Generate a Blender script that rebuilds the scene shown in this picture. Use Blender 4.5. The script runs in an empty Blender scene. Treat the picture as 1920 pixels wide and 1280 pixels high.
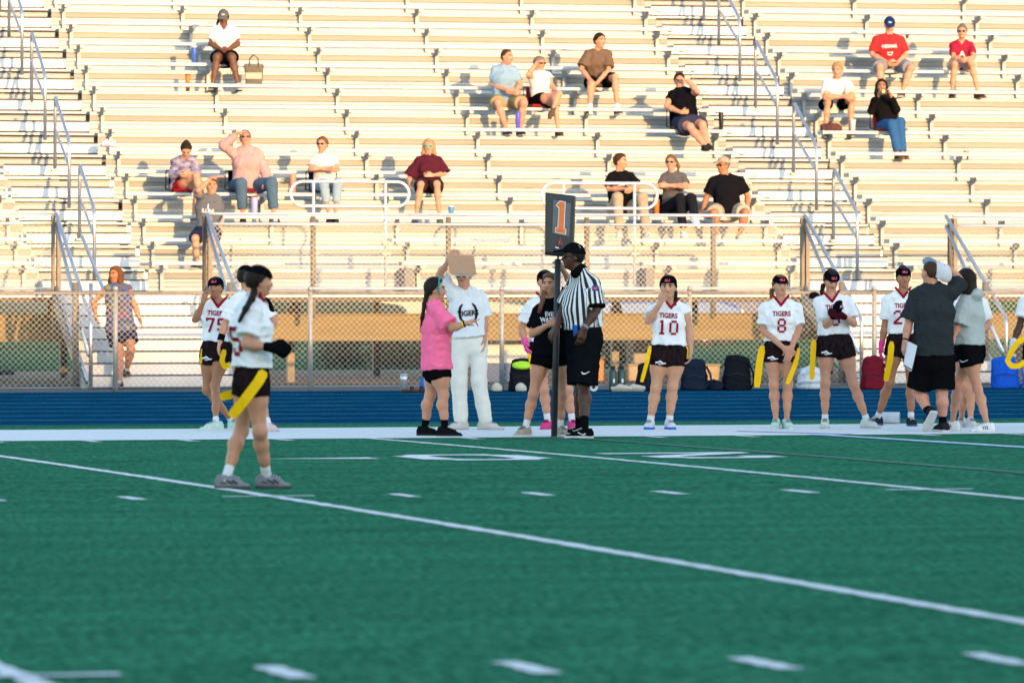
import bpy, bmesh, math, random
import numpy as np
from mathutils import Vector, Matrix
from mathutils.bvhtree import BVHTree

# ------------------------------------------------------------------ camera, sky, sun, exposure
scene = bpy.context.scene
FPX, CX, YH, CAMH = 10667.0, 960.0, 524.0, 1.513      # 200 mm lens, in pixels of a 1920 wide frame
TH = math.radians(15.15)
CT, ST = math.cos(TH), math.sin(TH)

cam_data = bpy.data.cameras.new("camera")
cam = bpy.data.objects.new("camera", cam_data)
scene.collection.objects.link(cam)
cam.location = (0, 0, CAMH)
cam.rotation_euler = (math.radians(90), 0, -TH)
cam_data.lens = 200.0
cam_data.sensor_width = 36.0
cam_data.shift_y = -(640 - YH) / 1920
cam_data.clip_start = 0.5
cam_data.clip_end = 4000
cam_data.dof.use_dof = True
cam_data.dof.focus_distance = 58.5
cam_data.dof.aperture_fstop = 4.5
scene.camera = cam

SUN_EL, SUN_PHI = math.radians(9.0), math.radians(10.0)
world = bpy.data.worlds.new("World")
scene.world = world
world.use_nodes = True
wn = world.node_tree
sky = wn.nodes.new("ShaderNodeTexSky")
sky.sky_type = 'NISHITA'
sky.sun_disc = False
sky.sun_elevation = SUN_EL
sky.sun_rotation = math.radians(180) - SUN_PHI
sky.air_density = 1.0
sky.dust_density = 0.6
sky.ozone_density = 1.0
bg = wn.nodes["Background"]
bg.inputs[1].default_value = 0.15
wn.links.new(sky.outputs[0], bg.inputs[0])

sun_data = bpy.data.lights.new("sun", 'SUN')
sun_data.energy = 1.5
sun_data.angle = math.radians(0.53)
sun_data.color = (1.0, 0.56, 0.20)
sun = bpy.data.objects.new("sun", sun_data)
scene.collection.objects.link(sun)
_ld = Vector((-math.sin(SUN_PHI) * math.cos(SUN_EL), math.cos(SUN_PHI) * math.cos(SUN_EL), -math.sin(SUN_EL)))
sun.rotation_euler = _ld.to_track_quat('-Z', 'Y').to_euler()
sun.location = (20, -40, 40)

scene.view_settings.view_transform = 'Standard'
scene.view_settings.look = 'None'
scene.view_settings.gamma = 1.0
scene.view_settings.use_curve_mapping = False
scene.view_settings.exposure = 2.2
scene.cycles.max_bounces = 6
scene.cycles.diffuse_bounces = 3
scene.cycles.transparent_max_bounces = 12

# ------------------------------------------------------------------ helpers
COL = scene.collection
R = random.Random(7)


def ground_z(Y):
    """field crown, flat team area, track that rises outwards, then level apron"""
    if Y < 52.64:
        t = (Y - 28.26) / 24.385
        return max(0.0, 0.1 * (1 - t * t)) if abs(t) < 1 else 0.0
    if Y < 58.2:
        return 0.0
    if Y < 69.9:
        return 0.107 * (Y - 58.2) / 11.7
    return 0.107


def depth_at(px, Y):
    return Y / (CT - (px - CX) / FPX * ST)


def W(px, py, d):
    """photo pixel and distance along the view axis -> world point"""
    r = (px - CX) * d / FPX
    return Vector((d * ST + r * CT, d * CT - r * ST, CAMH - (py - YH) * d / FPX))


def ground_hit(px, py):
    d = FPX * CAMH / (py - YH)
    for _ in range(12):
        Y = d * (CT - (px - CX) / FPX * ST)
        d = FPX * (CAMH - ground_z(Y)) / (py - YH)
    return d


def tag(o, label=None, category=None, group=None, kind=None):
    if label: o["label"] = label
    if category: o["category"] = category
    if group: o["group"] = group
    if kind: o["kind"] = kind
    return o


def empty(name, loc=(0, 0, 0), rz=0.0, **kw):
    o = bpy.data.objects.new(name, None)
    o.empty_display_size = 0.2
    o.location = loc
    o.rotation_euler = (0, 0, rz)
    COL.objects.link(o)
    return tag(o, **kw)


def obj(name, me, mat=None, parent=None, **kw):
    o = bpy.data.objects.new(name, me)
    if mat is not None and len(me.materials) == 0:
        me.materials.append(mat)
    COL.objects.link(o)
    if parent is not None:
        o.parent = parent
    return tag(o, **kw)


class MB:
    """collects boxes, tubes and prisms into ONE mesh"""
    def __init__(self):
        self.v, self.f = [], []

    def quad_prism(self, ring_a, ring_b):
        n = len(ring_a); i = len(self.v)
        self.v += [tuple(p) for p in ring_a] + [tuple(p) for p in ring_b]
        for k in range(n):
            k2 = (k + 1) % n
            self.f.append((i + k, i + k2, i + n + k2, i + n + k))
        self.f.append(tuple(i + k for k in range(n))[::-1])
        self.f.append(tuple(i + n + k for k in range(n)))
        return self

    def box(self, x0, x1, y0, y1, z0, z1):
        a = [(x0, y0, z0), (x1, y0, z0), (x1, y1, z0), (x0, y1, z0)]
        b = [(x0, y0, z1), (x1, y0, z1), (x1, y1, z1), (x0, y1, z1)]
        return self.quad_prism(a, b)

    def extrude_x(self, prof, x0, x1):
        """profile of (y,z) points drawn out along x"""
        return self.quad_prism([(x0, y, z) for y, z in prof], [(x1, y, z) for y, z in prof])

    def tube(self, pts, r, n=8, closed=False):
        pts = [Vector(p) for p in pts]
        m = len(pts)
        rs = r if isinstance(r, (list, tuple)) else [r] * m
        base = len(self.v)
        t0 = (pts[1] - pts[0]).normalized()
        up = Vector((0, 0, 1)) if abs(t0.z) < 0.9 else Vector((1, 0, 0))
        u = t0.cross(up).normalized()
        for i, p in enumerate(pts):
            if closed:
                t = (pts[(i + 1) % m] - pts[i - 1]).normalized()
            else:
                t = (pts[min(i + 1, m - 1)] - pts[max(i - 1, 0)]).normalized()
            u = (u - t * u.dot(t)).normalized()
            w = t.cross(u)
            for k in range(n):
                a = 2 * math.pi * k / n
                q = p + (u * math.cos(a) + w * math.sin(a)) * rs[i]
                self.v.append(tuple(q))
        for i in range(m if closed else m - 1):
            j = (i + 1) % m
            for k in range(n):
                k2 = (k + 1) % n
                self.f.append((base + i * n + k, base + i * n + k2, base + j * n + k2, base + j * n + k))
        if not closed:
            self.f.append(tuple(base + k for k in range(n))[::-1])
            self.f.append(tuple(base + (m - 1) * n + k for k in range(n)))
        return self

    def lathe(self, prof, cx=0, cy=0, cz=0, n=20):
        i = len(self.v); m = len(prof)
        for r, z in prof:
            for k in range(n):
                a = 2 * math.pi * k / n
                self.v.append((cx + r * math.cos(a), cy + r * math.sin(a), cz + z))
        for j in range(m - 1):
            for k in range(n):
                k2 = (k + 1) % n
                self.f.append((i + j * n + k, i + j * n + k2, i + (j + 1) * n + k2, i + (j + 1) * n + k))
        self.f.append(tuple(i + k for k in range(n))[::-1])
        self.f.append(tuple(i + (m - 1) * n + k for k in range(n)))
        return self

    def mesh(self, name, smooth=False):
        me = bpy.data.meshes.new(name)
        me.from_pydata(self.v, [], self.f)
        me.update()
        if smooth:
            me.polygons.foreach_set("use_smooth", [len(p.vertices) == 4 for p in me.polygons])
        return me

    def build(self, name, mat, parent=None, smooth=False, bevel=0.0, **kw):
        me = self.mesh(name, smooth)
        if bevel > 0:
            bm = bmesh.new(); bm.from_mesh(me)
            bmesh.ops.bevel(bm, geom=list(bm.edges), offset=bevel, segments=1, affect='EDGES')
            bm.to_mesh(me); bm.free()
        return obj(name, me, mat, parent, **kw)


# ------------------------------------------------------------------ materials
MATS = {}


def mat(key, col, rough=0.6, metal=0.0, var=0.08, scale=30.0, bump=0.0, bscale=60.0, sss=0.0, spec=None,
        col2=None, sheen=0.0, stretch=None):
    if key in MATS:
        return MATS[key]
    m = bpy.data.materials.new(key)
    m.use_nodes = True
    nt = m.node_tree
    b = nt.nodes["Principled BSDF"]
    b.inputs["Roughness"].default_value = rough
    b.inputs["Metallic"].default_value = metal
    if spec is not None: b.inputs["Specular IOR Level"].default_value = spec
    if sss:
        b.inputs["Subsurface Weight"].default_value = sss
        b.inputs["Subsurface Radius"].default_value = (0.012, 0.005, 0.003)
        b.inputs["Subsurface Scale"].default_value = 1.0
    if sheen:
        b.inputs["Sheen Weight"].default_value = sheen
    tc = nt.nodes.new("ShaderNodeTexCoord")
    vec = tc.outputs["Object"]
    if stretch:
        mp = nt.nodes.new("ShaderNodeMapping")
        mp.inputs["Scale"].default_value = stretch
        nt.links.new(vec, mp.inputs[0]); vec = mp.outputs[0]
    n = nt.nodes.new("ShaderNodeTexNoise")
    n.inputs["Scale"].default_value = scale
    n.inputs["Detail"].default_value = 6
    nt.links.new(vec, n.inputs["Vector"])
    mix = nt.nodes.new("ShaderNodeMix"); mix.data_type = 'RGBA'
    c = np.array(col[:3], float)
    c2 = np.array(col2[:3], float) if col2 is not None else c * (1 + var)
    c1 = c if col2 is not None else c * (1 - var)
    mix.inputs[6].default_value = (*np.clip(c1, 0, 1), 1)
    mix.inputs[7].default_value = (*np.clip(c2, 0, 1), 1)
    rmp = nt.nodes.new("ShaderNodeMapRange")
    rmp.inputs["From Min"].default_value = 0.3; rmp.inputs["From Max"].default_value = 0.7
    nt.links.new(n.outputs["Fac"], rmp.inputs[0])
    nt.links.new(rmp.outputs[0], mix.inputs[0])
    nt.links.new(mix.outputs[2], b.inputs["Base Color"])
    if bump:
        n2 = nt.nodes.new("ShaderNodeTexNoise")
        n2.inputs["Scale"].default_value = bscale; n2.inputs["Detail"].default_value = 4
        nt.links.new(vec, n2.inputs["Vector"])
        bp = nt.nodes.new("ShaderNodeBump"); bp.inputs["Strength"].default_value = bump
        bp.inputs["Distance"].default_value = 0.01
        nt.links.new(n2.outputs["Fac"], bp.inputs["Height"])
        nt.links.new(bp.outputs[0], b.inputs["Normal"])
    MATS[key] = m
    return m


def turf_material():
    m = bpy.data.materials.new("artificial_turf"); m.use_nodes = True
    nt = m.node_tree; b = nt.nodes["Principled BSDF"]
    b.inputs["Roughness"].default_value = 1.0
    b.inputs["Specular IOR Level"].default_value = 0.0
    geo = nt.nodes.new("ShaderNodeNewGeometry")
    big = nt.nodes.new("ShaderNodeTexNoise"); big.inputs["Scale"].default_value = 2.0; big.inputs["Detail"].default_value = 5
    mid = nt.nodes.new("ShaderNodeTexNoise"); mid.inputs["Scale"].default_value = 11; mid.inputs["Detail"].default_value = 5
    fine = nt.nodes.new("ShaderNodeTexNoise"); fine.inputs["Scale"].default_value = 30; fine.inputs["Detail"].default_value = 8
    mp = nt.nodes.new("ShaderNodeMapping"); mp.inputs["Scale"].default_value = (1, 0.26, 1)
    nt.links.new(geo.outputs["Position"], mp.inputs[0])
    mp2 = nt.nodes.new("ShaderNodeMapping"); mp2.inputs["Scale"].default_value = (0.26, 1.0, 1)
    nt.links.new(geo.outputs["Position"], mp2.inputs[0])
    for x in (big, mid): nt.links.new(mp2.outputs[0], x.inputs["Vector"])
    nt.links.new(mp.outputs[0], fine.inputs["Vector"])
    r1 = nt.nodes.new("ShaderNodeValToRGB")
    r1.color_ramp.elements[0].position = 0.33; r1.color_ramp.elements[0].color = (0.012, 0.088, 0.047, 1)
    r1.color_ramp.elements[1].position = 0.68; r1.color_ramp.elements[1].color = (0.054, 0.220, 0.120, 1)
    nt.links.new(fine.outputs["Fac"], r1.inputs[0])
    mx = nt.nodes.new("ShaderNodeMix"); mx.data_type = 'RGBA'; mx.blend_type = 'MULTIPLY'
    mx.inputs[0].default_value = 1.0
    r2 = nt.nodes.new("ShaderNodeMapRange")
    r2.inputs["From Min"].default_value = 0.3; r2.inputs["From Max"].default_value = 0.7
    r2.inputs["To Min"].default_value = 0.62; r2.inputs["To Max"].default_value = 1.30
    ad = nt.nodes.new("ShaderNodeMath"); ad.operation = 'ADD'
    hf = nt.nodes.new("ShaderNodeMath"); hf.operation = 'MULTIPLY'; hf.inputs[1].default_value = 0.5
    nt.links.new(big.outputs["Fac"], ad.inputs[0]); nt.links.new(mid.outputs["Fac"], ad.inputs[1])
    nt.links.new(ad.outputs[0], hf.inputs[0]); nt.links.new(hf.outputs[0], r2.inputs[0])
    nt.links.new(r1.outputs[0], mx.inputs[6]); nt.links.new(r2.outputs[0], mx.inputs[7])
    nt.links.new(mx.outputs[2], b.inputs["Base Color"])
    bp = nt.nodes.new("ShaderNodeBump"); bp.inputs["Strength"].default_value = 0.8; bp.inputs["Distance"].default_value = 0.02
    nt.links.new(fine.outputs["Fac"], bp.inputs["Height"]); nt.links.new(bp.outputs[0], b.inputs["Normal"])
    return m


M_TURF = turf_material()
M_PAINT = mat("white_turf_paint", (0.66, 0.67, 0.66), 0.9, var=0.13, scale=40, bump=0.5, bscale=90, spec=0.0)
M_BLUEPAINT = mat("blue_turf_paint", (0.05, 0.22, 0.42), 0.8, var=0.3, scale=40, bump=0.4)
M_DARKPAINT = mat("dark_blue_turf_paint", (0.014, 0.10, 0.075), 0.8, var=0.3, scale=40, bump=0.4)
M_TRACK = mat("blue_track_rubber", (0.002, 0.052, 0.106), 1.0, var=0.2, scale=3, bump=0.5, bscale=150, spec=0.0)
M_LANE = mat("lane_paint", (0.15, 0.25, 0.34), 0.9, var=0.4, scale=1.5, spec=0.0)
M_ASPHALT = mat("asphalt", (0.05, 0.055, 0.06), 0.9, var=0.2, scale=8, bump=0.4, bscale=120)
M_SOIL = mat("mulch_soil", (0.17, 0.075, 0.03), 0.95, scale=3, col2=(0.27, 0.14, 0.065), bump=0.8, bscale=12)
M_GRASS = mat("lawn_grass", (0.045, 0.10, 0.045), 0.9, scale=1.2, col2=(0.09, 0.15, 0.06), spec=0.0, bump=0.6, bscale=30)
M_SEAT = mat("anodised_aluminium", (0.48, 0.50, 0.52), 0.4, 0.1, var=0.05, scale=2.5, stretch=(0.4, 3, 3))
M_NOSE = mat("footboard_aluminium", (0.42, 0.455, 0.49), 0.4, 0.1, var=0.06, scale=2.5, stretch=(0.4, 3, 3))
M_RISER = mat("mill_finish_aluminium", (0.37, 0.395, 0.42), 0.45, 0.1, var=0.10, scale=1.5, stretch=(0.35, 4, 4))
M_SHADEBAND = mat("riser_top_shade", (0.27, 0.27, 0.265), 0.55, 0.0, var=0.10, scale=1.3, stretch=(0.35, 4, 4))  # darker grey stands in for the weaker light on riser tops
M_STEP = mat("step_aluminium", (0.50, 0.53, 0.56), 0.45, 0.1, var=0.05, scale=3)
M_BRACK = mat("galvanised_bracket", (0.36, 0.38, 0.40), 0.5, 0.1, var=0.15, scale=12)
M_RAILB = mat("galvanised_handrail_pipe", (0.45, 0.48, 0.53), 0.33, 0.85, var=0.06, scale=8)
M_BLACK = mat("black_parts_and_gap_shade", (0.015, 0.015, 0.016), 0.7)
M_PIPE = mat("bright_rail_pipe", (0.72, 0.71, 0.69), 0.3, 0.45, var=0.05, scale=5)
M_BROWN = mat("brown_galvanised_post", (0.19, 0.165, 0.13), 0.55, 0.2, var=0.2, scale=6)
M_GALV = mat("galvanised_fence_pipe", (0.36, 0.36, 0.35), 0.5, 0.35, var=0.15, scale=15)
M_WIRE = mat("chain_link_wire", (0.33, 0.33, 0.33), 0.5, 0.3, var=0.1, scale=20)
M_GIRDER = mat("golden_brown_steel_girder", (0.185, 0.135, 0.05), 0.7, var=0.14, scale=4, stretch=(0.3, 3, 3))  # golden brown tone of a painted steel girder
M_DARKSTEEL = mat("dark_brown_steel", (0.07, 0.05, 0.035), 0.6, 0.1, var=0.2)
M_CONC = mat("concrete_pier", (0.36, 0.34, 0.30), 0.85, var=0.1, scale=8, bump=0.3)


# ------------------------------------------------------------------ field, track, ground
def sheet(name, x0, x1, ys, zoff, material, **kw):
    v, f = [], []
    xs = [x0 + (x1 - x0) * i / 12 for i in range(13)]
    for y in ys:
        for x in xs:
            v.append((x, y, ground_z(y) + zoff))
    n = len(xs)
    for j in range(len(ys) - 1):
        for i in range(n - 1):
            a = j * n + i
            f.append((a, a + 1, a + n + 1, a + n))
    me = bpy.data.meshes.new(name); me.from_pydata(v, [], f); me.update()
    return obj(name, me, material, **kw)


def lin(a, b, n):
    return [a + (b - a) * i / n for i in range(n + 1)]


sheet("ground", -900, 1200, [-900, -60, 70, 1500], -0.16, M_GRASS, kind="structure")
sheet("football_field", -60, 110, lin(3.87, 52.64, 40) + [56.5, 58.2], 0.0, M_TURF, kind="structure")
sheet("near_side_turf", -60, 110, [-9.0, 3.87], 0.0, M_TURF, kind="structure")
track = sheet("running_track", -60, 110, lin(58.2, 69.9, 8), 0.002, M_TRACK, kind="structure")
sheet("asphalt_apron", -60, 110, [69.9, 75.2], -0.002, M_ASPHALT, kind="structure")
sheet("bare_soil", -60, 110, [75.2, 86.5], -0.006, M_SOIL, kind="structure")
sheet("lawn", -300, 400, [86.5, 400], -0.01, M_GRASS, kind="structure")


def ragged_strip(mb, p0, p1, wid, zoff, step=0.12, jit=0.012):
    """painted line on the turf from p0 to p1 (x,y), with uneven edges"""
    p0, p1 = Vector(p0), Vector(p1)
    L = (p1 - p0).length
    n = max(2, int(L / step))
    t = (p1 - p0) / L
    nrm = Vector((-t.y, t.x))
    i0 = len(mb.v)
    for i in range(n + 1):
        c = p0 + t * (L * i / n)
        for s in (-1, 1):
            q = c + nrm * s * (wid / 2 + R.uniform(-jit, jit))
            mb.v.append((q.x, q.y, ground_z(q.y) + zoff))
    for i in range(n):
        a = i0 + 2 * i
        mb.f.append((a, a + 1, a + 3, a + 2))


YS = 52.64
X0A = 12.82
YARD = 0.9144
border = MB(); ragged_strip(border, (-50, (YS + 56.5) / 2), (100, (YS + 56.5) / 2), 56.5 - YS, 0.004, step=0.1, jit=0.02)
border.build("sideline_border", M_PAINT, kind="structure")
fieldmark = bpy.data.objects["football_field"]
for i in range(-4, 5):
    x = X0A + i * 5 * YARD
    mb = MB(); ragged_strip(mb, (x + 0.02, YS - 0.02), (x - 0.08, 3.9), 0.1, 0.005)
    mb.build("yard_line", M_PAINT, fieldmark)
hash_rows = ((YS - 0.45, 0.61, 0.0), (YS - 16.26, 0.61, -0.05), (YS - 32.52, 0.61, 0.0))
for (yy, ln, dx) in hash_rows:
    for i in range(-22, 23):
        x = X0A + i * YARD + dx
        if i % 5 == 0:
            if yy > YS - 1: continue
            mb = MB(); ragged_strip(mb, (x - 0.31, yy), (x + 0.31, yy), 0.1, 0.009)
            mb.build("hash_mark", M_PAINT, fieldmark)
            continue
        mb = MB(); ragged_strip(mb, (x, yy - ln / 2), (x, yy + ln / 2), 0.1, 0.005, step=0.06)
        mb.build("hash_mark", M_PAINT, fieldmark)
for (px0, py0, px1, py1, m) in ((1142, 826, 1920, 888, M_DARKPAINT), (1590, 818, 1920, 842, M_BLUEPAINT)):
    a = W(px0, py0, ground_hit(px0, py0)); b2 = W(px1, py1, ground_hit(px1, py1))
    xm = (a.x + b2.x) / 2
    mb = MB(); ragged_strip(mb, (xm, YS - 0.02), (xm, 4.0), 0.1, 0.006)
    mb.build("soccer_line", m, fieldmark)
mb = MB(); ragged_strip(mb, W(1380, 809, ground_hit(1380, 809)).xy, W(1600, 815, ground_hit(1600, 815)).xy, 0.1, 0.008)
mb.build("soccer_line", M_BLUEPAINT, fieldmark)


def painted_polys(name, polys, m, parent, zoff):
    """polys: list of convex polygons in world x,y"""
    v, f = [], []
    for p in polys:
        i = len(v)
        v += [(x, y, ground_z(y) + zoff) for x, y in p]
        f.append(tuple(range(i, i + len(p))))
    me = bpy.data.meshes.new(name); me.from_pydata(v, [], f); me.update()
    return obj(name, me, m, parent)


# yard numbers, read from the far side line: their tops point at the camera
def number_glyph(strokes, xc, ybase, flip=True):
    polys = []
    for (x0, y0, x1, y1, w) in strokes:
        a, b_ = Vector((x0, y0)), Vector((x1, y1))
        t = (b_ - a).normalized(); n = Vector((-t.y, t.x)) * w / 2
        q = [a + n - t * w / 2, b_ + n + t * w / 2, b_ - n + t * w / 2, a - n - t * w / 2]
        polys.append([(xc - p.x, ybase - p.y) for p in q])
    return polys


zero = [(-.4, .5, -.4, 1.33, .28), (.4, .5, .4, 1.33, .28), (-.22, .14, .22, .14, .28), (-.22, 1.69, .22, 1.69, .28),
        (-.36, .40, -.22, .2, .26), (.36, .40, .22, .2, .26), (-.36, 1.43, -.22, 1.62, .26), (.36, 1.43, .22, 1.62, .26)]
two = [(-.5, .14, .5, .14, .28), (-.44, .3, .36, 1.1, .28), (.4, 1.15, .4, 1.45, .28), (-.22, 1.69, .22, 1.69, .28),
       (.36, 1.48, .22, 1.62, .26), (-.4, 1.3, -.4, 1.5, .28), (-.36, 1.5, -.22, 1.62, .26)]
xA = X0A - 0.02
painted_polys("painted_number", number_glyph(zero, xA - 0.92, 46.05), M_PAINT, fieldmark, 0.006)
painted_polys("painted_number", number_glyph(two, xA + 1.03, 46.05), M_PAINT, fieldmark, 0.006)
painted_polys("painted_arrow", [[(xA - 1.75, 44.9), (xA - 1.75, 45.36), (xA - 2.66, 45.13)]], M_PAINT, fieldmark, 0.006)

for i in range(9):
    y = 58.26 + i * (69.8 - 58.26) / 8
    mb = MB()
    ragged_strip(mb, (-40, y), (90, y), 0.06, 0.006, step=0.4, jit=0.01)
    mb.build("lane_line", M_LANE, track)

# ------------------------------------------------------------------ bleachers
M_SILL = mat("shaded_blue_sill", (0.05, 0.085, 0.13), 0.6, var=0.2)  # dark blue base colour stands in for shade on the sill beams
NROW = 15
SEAT_Y0, RUN = 76.9, 0.61
SEAT_Z0, RISE = 1.76, 0.328            # top of seat plank, row 0
GZ = 0.107


def seat_y(k): return SEAT_Y0 + RUN * k
def seat_z(k): return SEAT_Z0 + RISE * k
def foot_z(k): return seat_z(k) - 0.43


bleach = empty("bleachers", (20, 80, GZ), label="long aluminium bleachers in rows of planks filling the background", category="bleachers")
bleach.location = (0, 0, 0)
AISLES = ((14.15, 15.65), (25.2, 26.6))
SECT = ((6.0, 14.15), (15.70, 25.2), (26.62, 38.0))
WALK_Y = 74.5
# wheelchair bays cut out of the two lowest rows of the middle section
BAYS = ((17.55, 19.25), (20.95, 22.75))


def seat_profile(y, z):
    # plank 0.25 deep, 0.05 thick with a rounded nose
    return [(y, z - .042), (y, z - .010), (y + .008, z), (y + .25, z), (y + .25, z - .045), (y + .02, z - .05)]


def riser_profile(y, z0, z1):
    """vertical face of ribbed panels, seen from the front at depth y"""
    pts = []
    n = 3
    hgt = (z1 - z0) / n
    for i in range(n):
        a = z0 + i * hgt
        pts += [(y + .012, a), (y + .012, a + .007), (y, a + .016), (y - .002, a + hgt * .5), (y, a + hgt - .009), (y + .012, a + hgt - .001)]
    return pts + [(y + .03, z1), (y + .03, z0)]


def splits(x0, x1, k):
    """stretches of seat in a section, leaving the wheelchair bays free in the two lowest rows"""
    out = [(x0, x1)]
    if k < 2:
        for (a, b) in BAYS:
            new = []
            for (u, v) in out:
                if b <= u or a >= v: new.append((u, v)); continue
                if a > u: new.append((u, a))
                if b < v: new.append((b, v))
            out = new
    return out


brk = None
for k in range(NROW):
    y, z = seat_y(k), seat_z(k)
    fz = foot_z(k)
    for si, (x0, x1) in enumerate(SECT):
        for (u, v) in splits(x0, x1, k):
            # seats are laid in planks of about 4.6 m
            n = max(1, round((v - u) / 4.8))
            for i in range(n):
                a, b = u + (v - u) * i / n, u + (v - u) * (i + 1) / n
                off = R.uniform(-.003, .003)
                MB().extrude_x(seat_profile(y + off, z + off), a + .002, b - .002).build("seat_plank", M_SEAT, bleach)
            for e in (u, v):
                MB().box(e - .012, e + .012, y - .006, y + .256, z - .056, z + .005).build("end_cap", M_BRACK, bleach)
        # footboard: nose of the row's tread and the tread itself
        if k > 0:
            MB().extrude_x([(y - .30, fz - .050), (y - .30, fz - .006), (y - .294, fz), (y + .30, fz), (y + .30, fz - .03), (y - .28, fz - .052)],
                           x0 + .004, x1 - .004).build("footboard", M_NOSE, bleach)
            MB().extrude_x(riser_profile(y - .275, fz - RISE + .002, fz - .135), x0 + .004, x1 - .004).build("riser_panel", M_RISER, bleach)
            MB().extrude_x([(y - .262, fz - .134), (y - .275, fz - .130), (y - .275, fz - .056), (y - .262, fz - .052), (y - .25, fz - .052), (y - .25, fz - .134)], x0 + .004, x1 - .004).build("shaded_riser_top", M_SHADEBAND, bleach)
    for (x0, x1) in AISLES:
        if k > 0:
            MB().extrude_x([(y - .30, fz - .030), (y - .30, fz - .006), (y - .294, fz), (y + .30, fz), (y + .30, fz - .03)],
                           x0 + .004, x1 - .004).build("footboard", M_NOSE, bleach)
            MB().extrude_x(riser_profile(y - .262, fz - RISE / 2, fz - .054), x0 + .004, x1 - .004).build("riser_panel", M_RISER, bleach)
            MB().box(x0 + .01, x1 - .01, y - .302, y - .28, fz - .052, fz - .0305).build("gap_shade_strip", M_BLACK, bleach)  # black strips stand in for the shadowed gaps around the steps
            # intermediate step standing on the tread below
            st_z = fz - RISE / 2
            st = MB().box(x0 + .012, x1 - .012, y - .60, y - .275, fz - RISE + .030, st_z).build("aisle_step", M_STEP, bleach, bevel=.004)
            MB().box(x0 + .02, x1 - .02, y - .608, y - .56, st_z + .002, st_z + .022).build("gap_shade_strip", M_BLACK, bleach)
            MB().box(x0 + .02, x1 - .02, y - .602, y - .58, fz - RISE + .010, fz - RISE + .029).build("gap_shade_strip", M_BLACK, bleach)

# brackets below the seats: one mesh, many copies
bm_ = MB()
bm_.box(-.024, .024, .262, .318, -.40, -.052)
bm_.box(-.030, .030, .015, .320, -.095, -.0521)
bm_.box(-.018, .018, .10, .262, -.14, -.0951)
brk_me = bm_.mesh("bracket")
brk_me.materials.append(M_BRACK)
for k in range(NROW):
    for si, (x0, x1) in enumerate(SECT):
        start = {0: 13.95 - 1.829 * 4, 1: 15.88, 2: 26.80}[si]
        for i in range(7):
            x = start + i * 1.829
            if x > x1 - .05: continue
            if not any(u < x < v for (u, v) in splits(x0, x1, k)): continue
            o = bpy.data.objects.new("seat_bracket", brk_me)
            COL.objects.link(o); o.parent = bleach
            o.location = (x, seat_y(k), seat_z(k))
# front walkway with its fascia
wz = foot_z(0)
stair_spans = ((13.9, 15.95), (24.35, 26.4))
for i, (a, b) in enumerate(((6, 12), (12, 16.5), (16.5, 21), (21, 26.4), (26.4, 38))):
    MB().extrude_x([(WALK_Y, wz - .055), (WALK_Y, wz - .008), (WALK_Y + .008, wz), (seat_y(0) + .34, wz), (seat_y(0) + .34, wz - .03), (WALK_Y + .02, wz - .06)],
                   a + .003, b - .003).build("walkway_board", M_SEAT, bleach)
    MB().box(a + .003, b - .003, WALK_Y + .05, WALK_Y + .09, wz - .115, wz - .062).build("fascia_beam", M_DARKSTEEL, bleach)
for (a, b) in SECT[:1] + ((15.7, 25.2),) + SECT[2:]:
    MB().extrude_x(riser_profile(seat_y(0) + .345, wz - .0, foot_z(1) - .055), a, b).build("riser_panel", M_RISER, bleach)
for (a, b) in ((17.55, 19.25), (20.95, 22.75)):
    # rear wall of each wheelchair bay (two rows high, ribbed)
    pass
M_GUSS = mat("shaded_grey_box", (0.15, 0.155, 0.16), .6)  # grey darkened to put shade into the boxes' colour
# gusset boxes at the bay corners
for x in (19.27, 22.77):
    MB().box(x, x + .13, seat_y(0) - .02, seat_y(0) + .3, wz + .02, wz + .34).build("gusset_box", M_GUSS, bleach)

# substructure seen below the walkway
for i, x in enumerate(lin(8.2, 36.0, 12)):
    MB().box(x - .05, x + .05, 76.1, 76.2, GZ, wz - .19).build("column", M_BROWN, bleach)
    MB().box(x - .05, x + .05, 80.6, 80.7, GZ, foot_z(6) - .25).build("column", M_DARKSTEEL, bleach)
    MB().tube([(x + .2, 76.4, GZ + .75), (x + .75, 80.4, foot_z(5) - .3)], .06, 4).build("brace", M_DARKSTEEL, bleach)
for (a, b) in ((4, 11.2), (11.2, 18.4), (18.4, 25.6), (25.6, 38)):
    g = MB().box(a, b, 75.12, 75.16, GZ + .62, GZ + .93)
    g.box(a, b, 75.05, 75.21, GZ + .575, GZ + .62)
    g.box(a, b, 75.07, 75.20, GZ + .93, GZ + .945)
    g.build("girder", M_GIRDER, bleach)
    if a < 11:
        MB().box(a, 14.0, 79.4, 79.5, GZ + .22, GZ + .31).build("sill_beam", M_SILL, bleach)
        MB().box(a, 14.0, 78.2, 78.3, GZ + .08, GZ + .15).build("sill_beam", M_SILL, bleach)
for x in (16.05, 22.6, 28.4):
    MB().box(x - .18, x + .18, 76.3, 76.7, GZ - .02, GZ + .57).build("pier", M_CONC, bleach, bevel=.02)
for i, x in enumerate(lin(7, 37, 16)):
    MB().box(x - .04, x + .04, seat_y(2), seat_y(2) + .1, wz - .5, wz - .02).build("joist_end", M_DARKSTEEL, bleach)
# back sheet so that the rear of the stand is closed above head height
MB().box(6, 38, seat_y(NROW) - .1, seat_y(NROW) - .05, 3.2, seat_z(NROW) + 1.0).build("rear_panel", M_NOSE, bleach)

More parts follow.
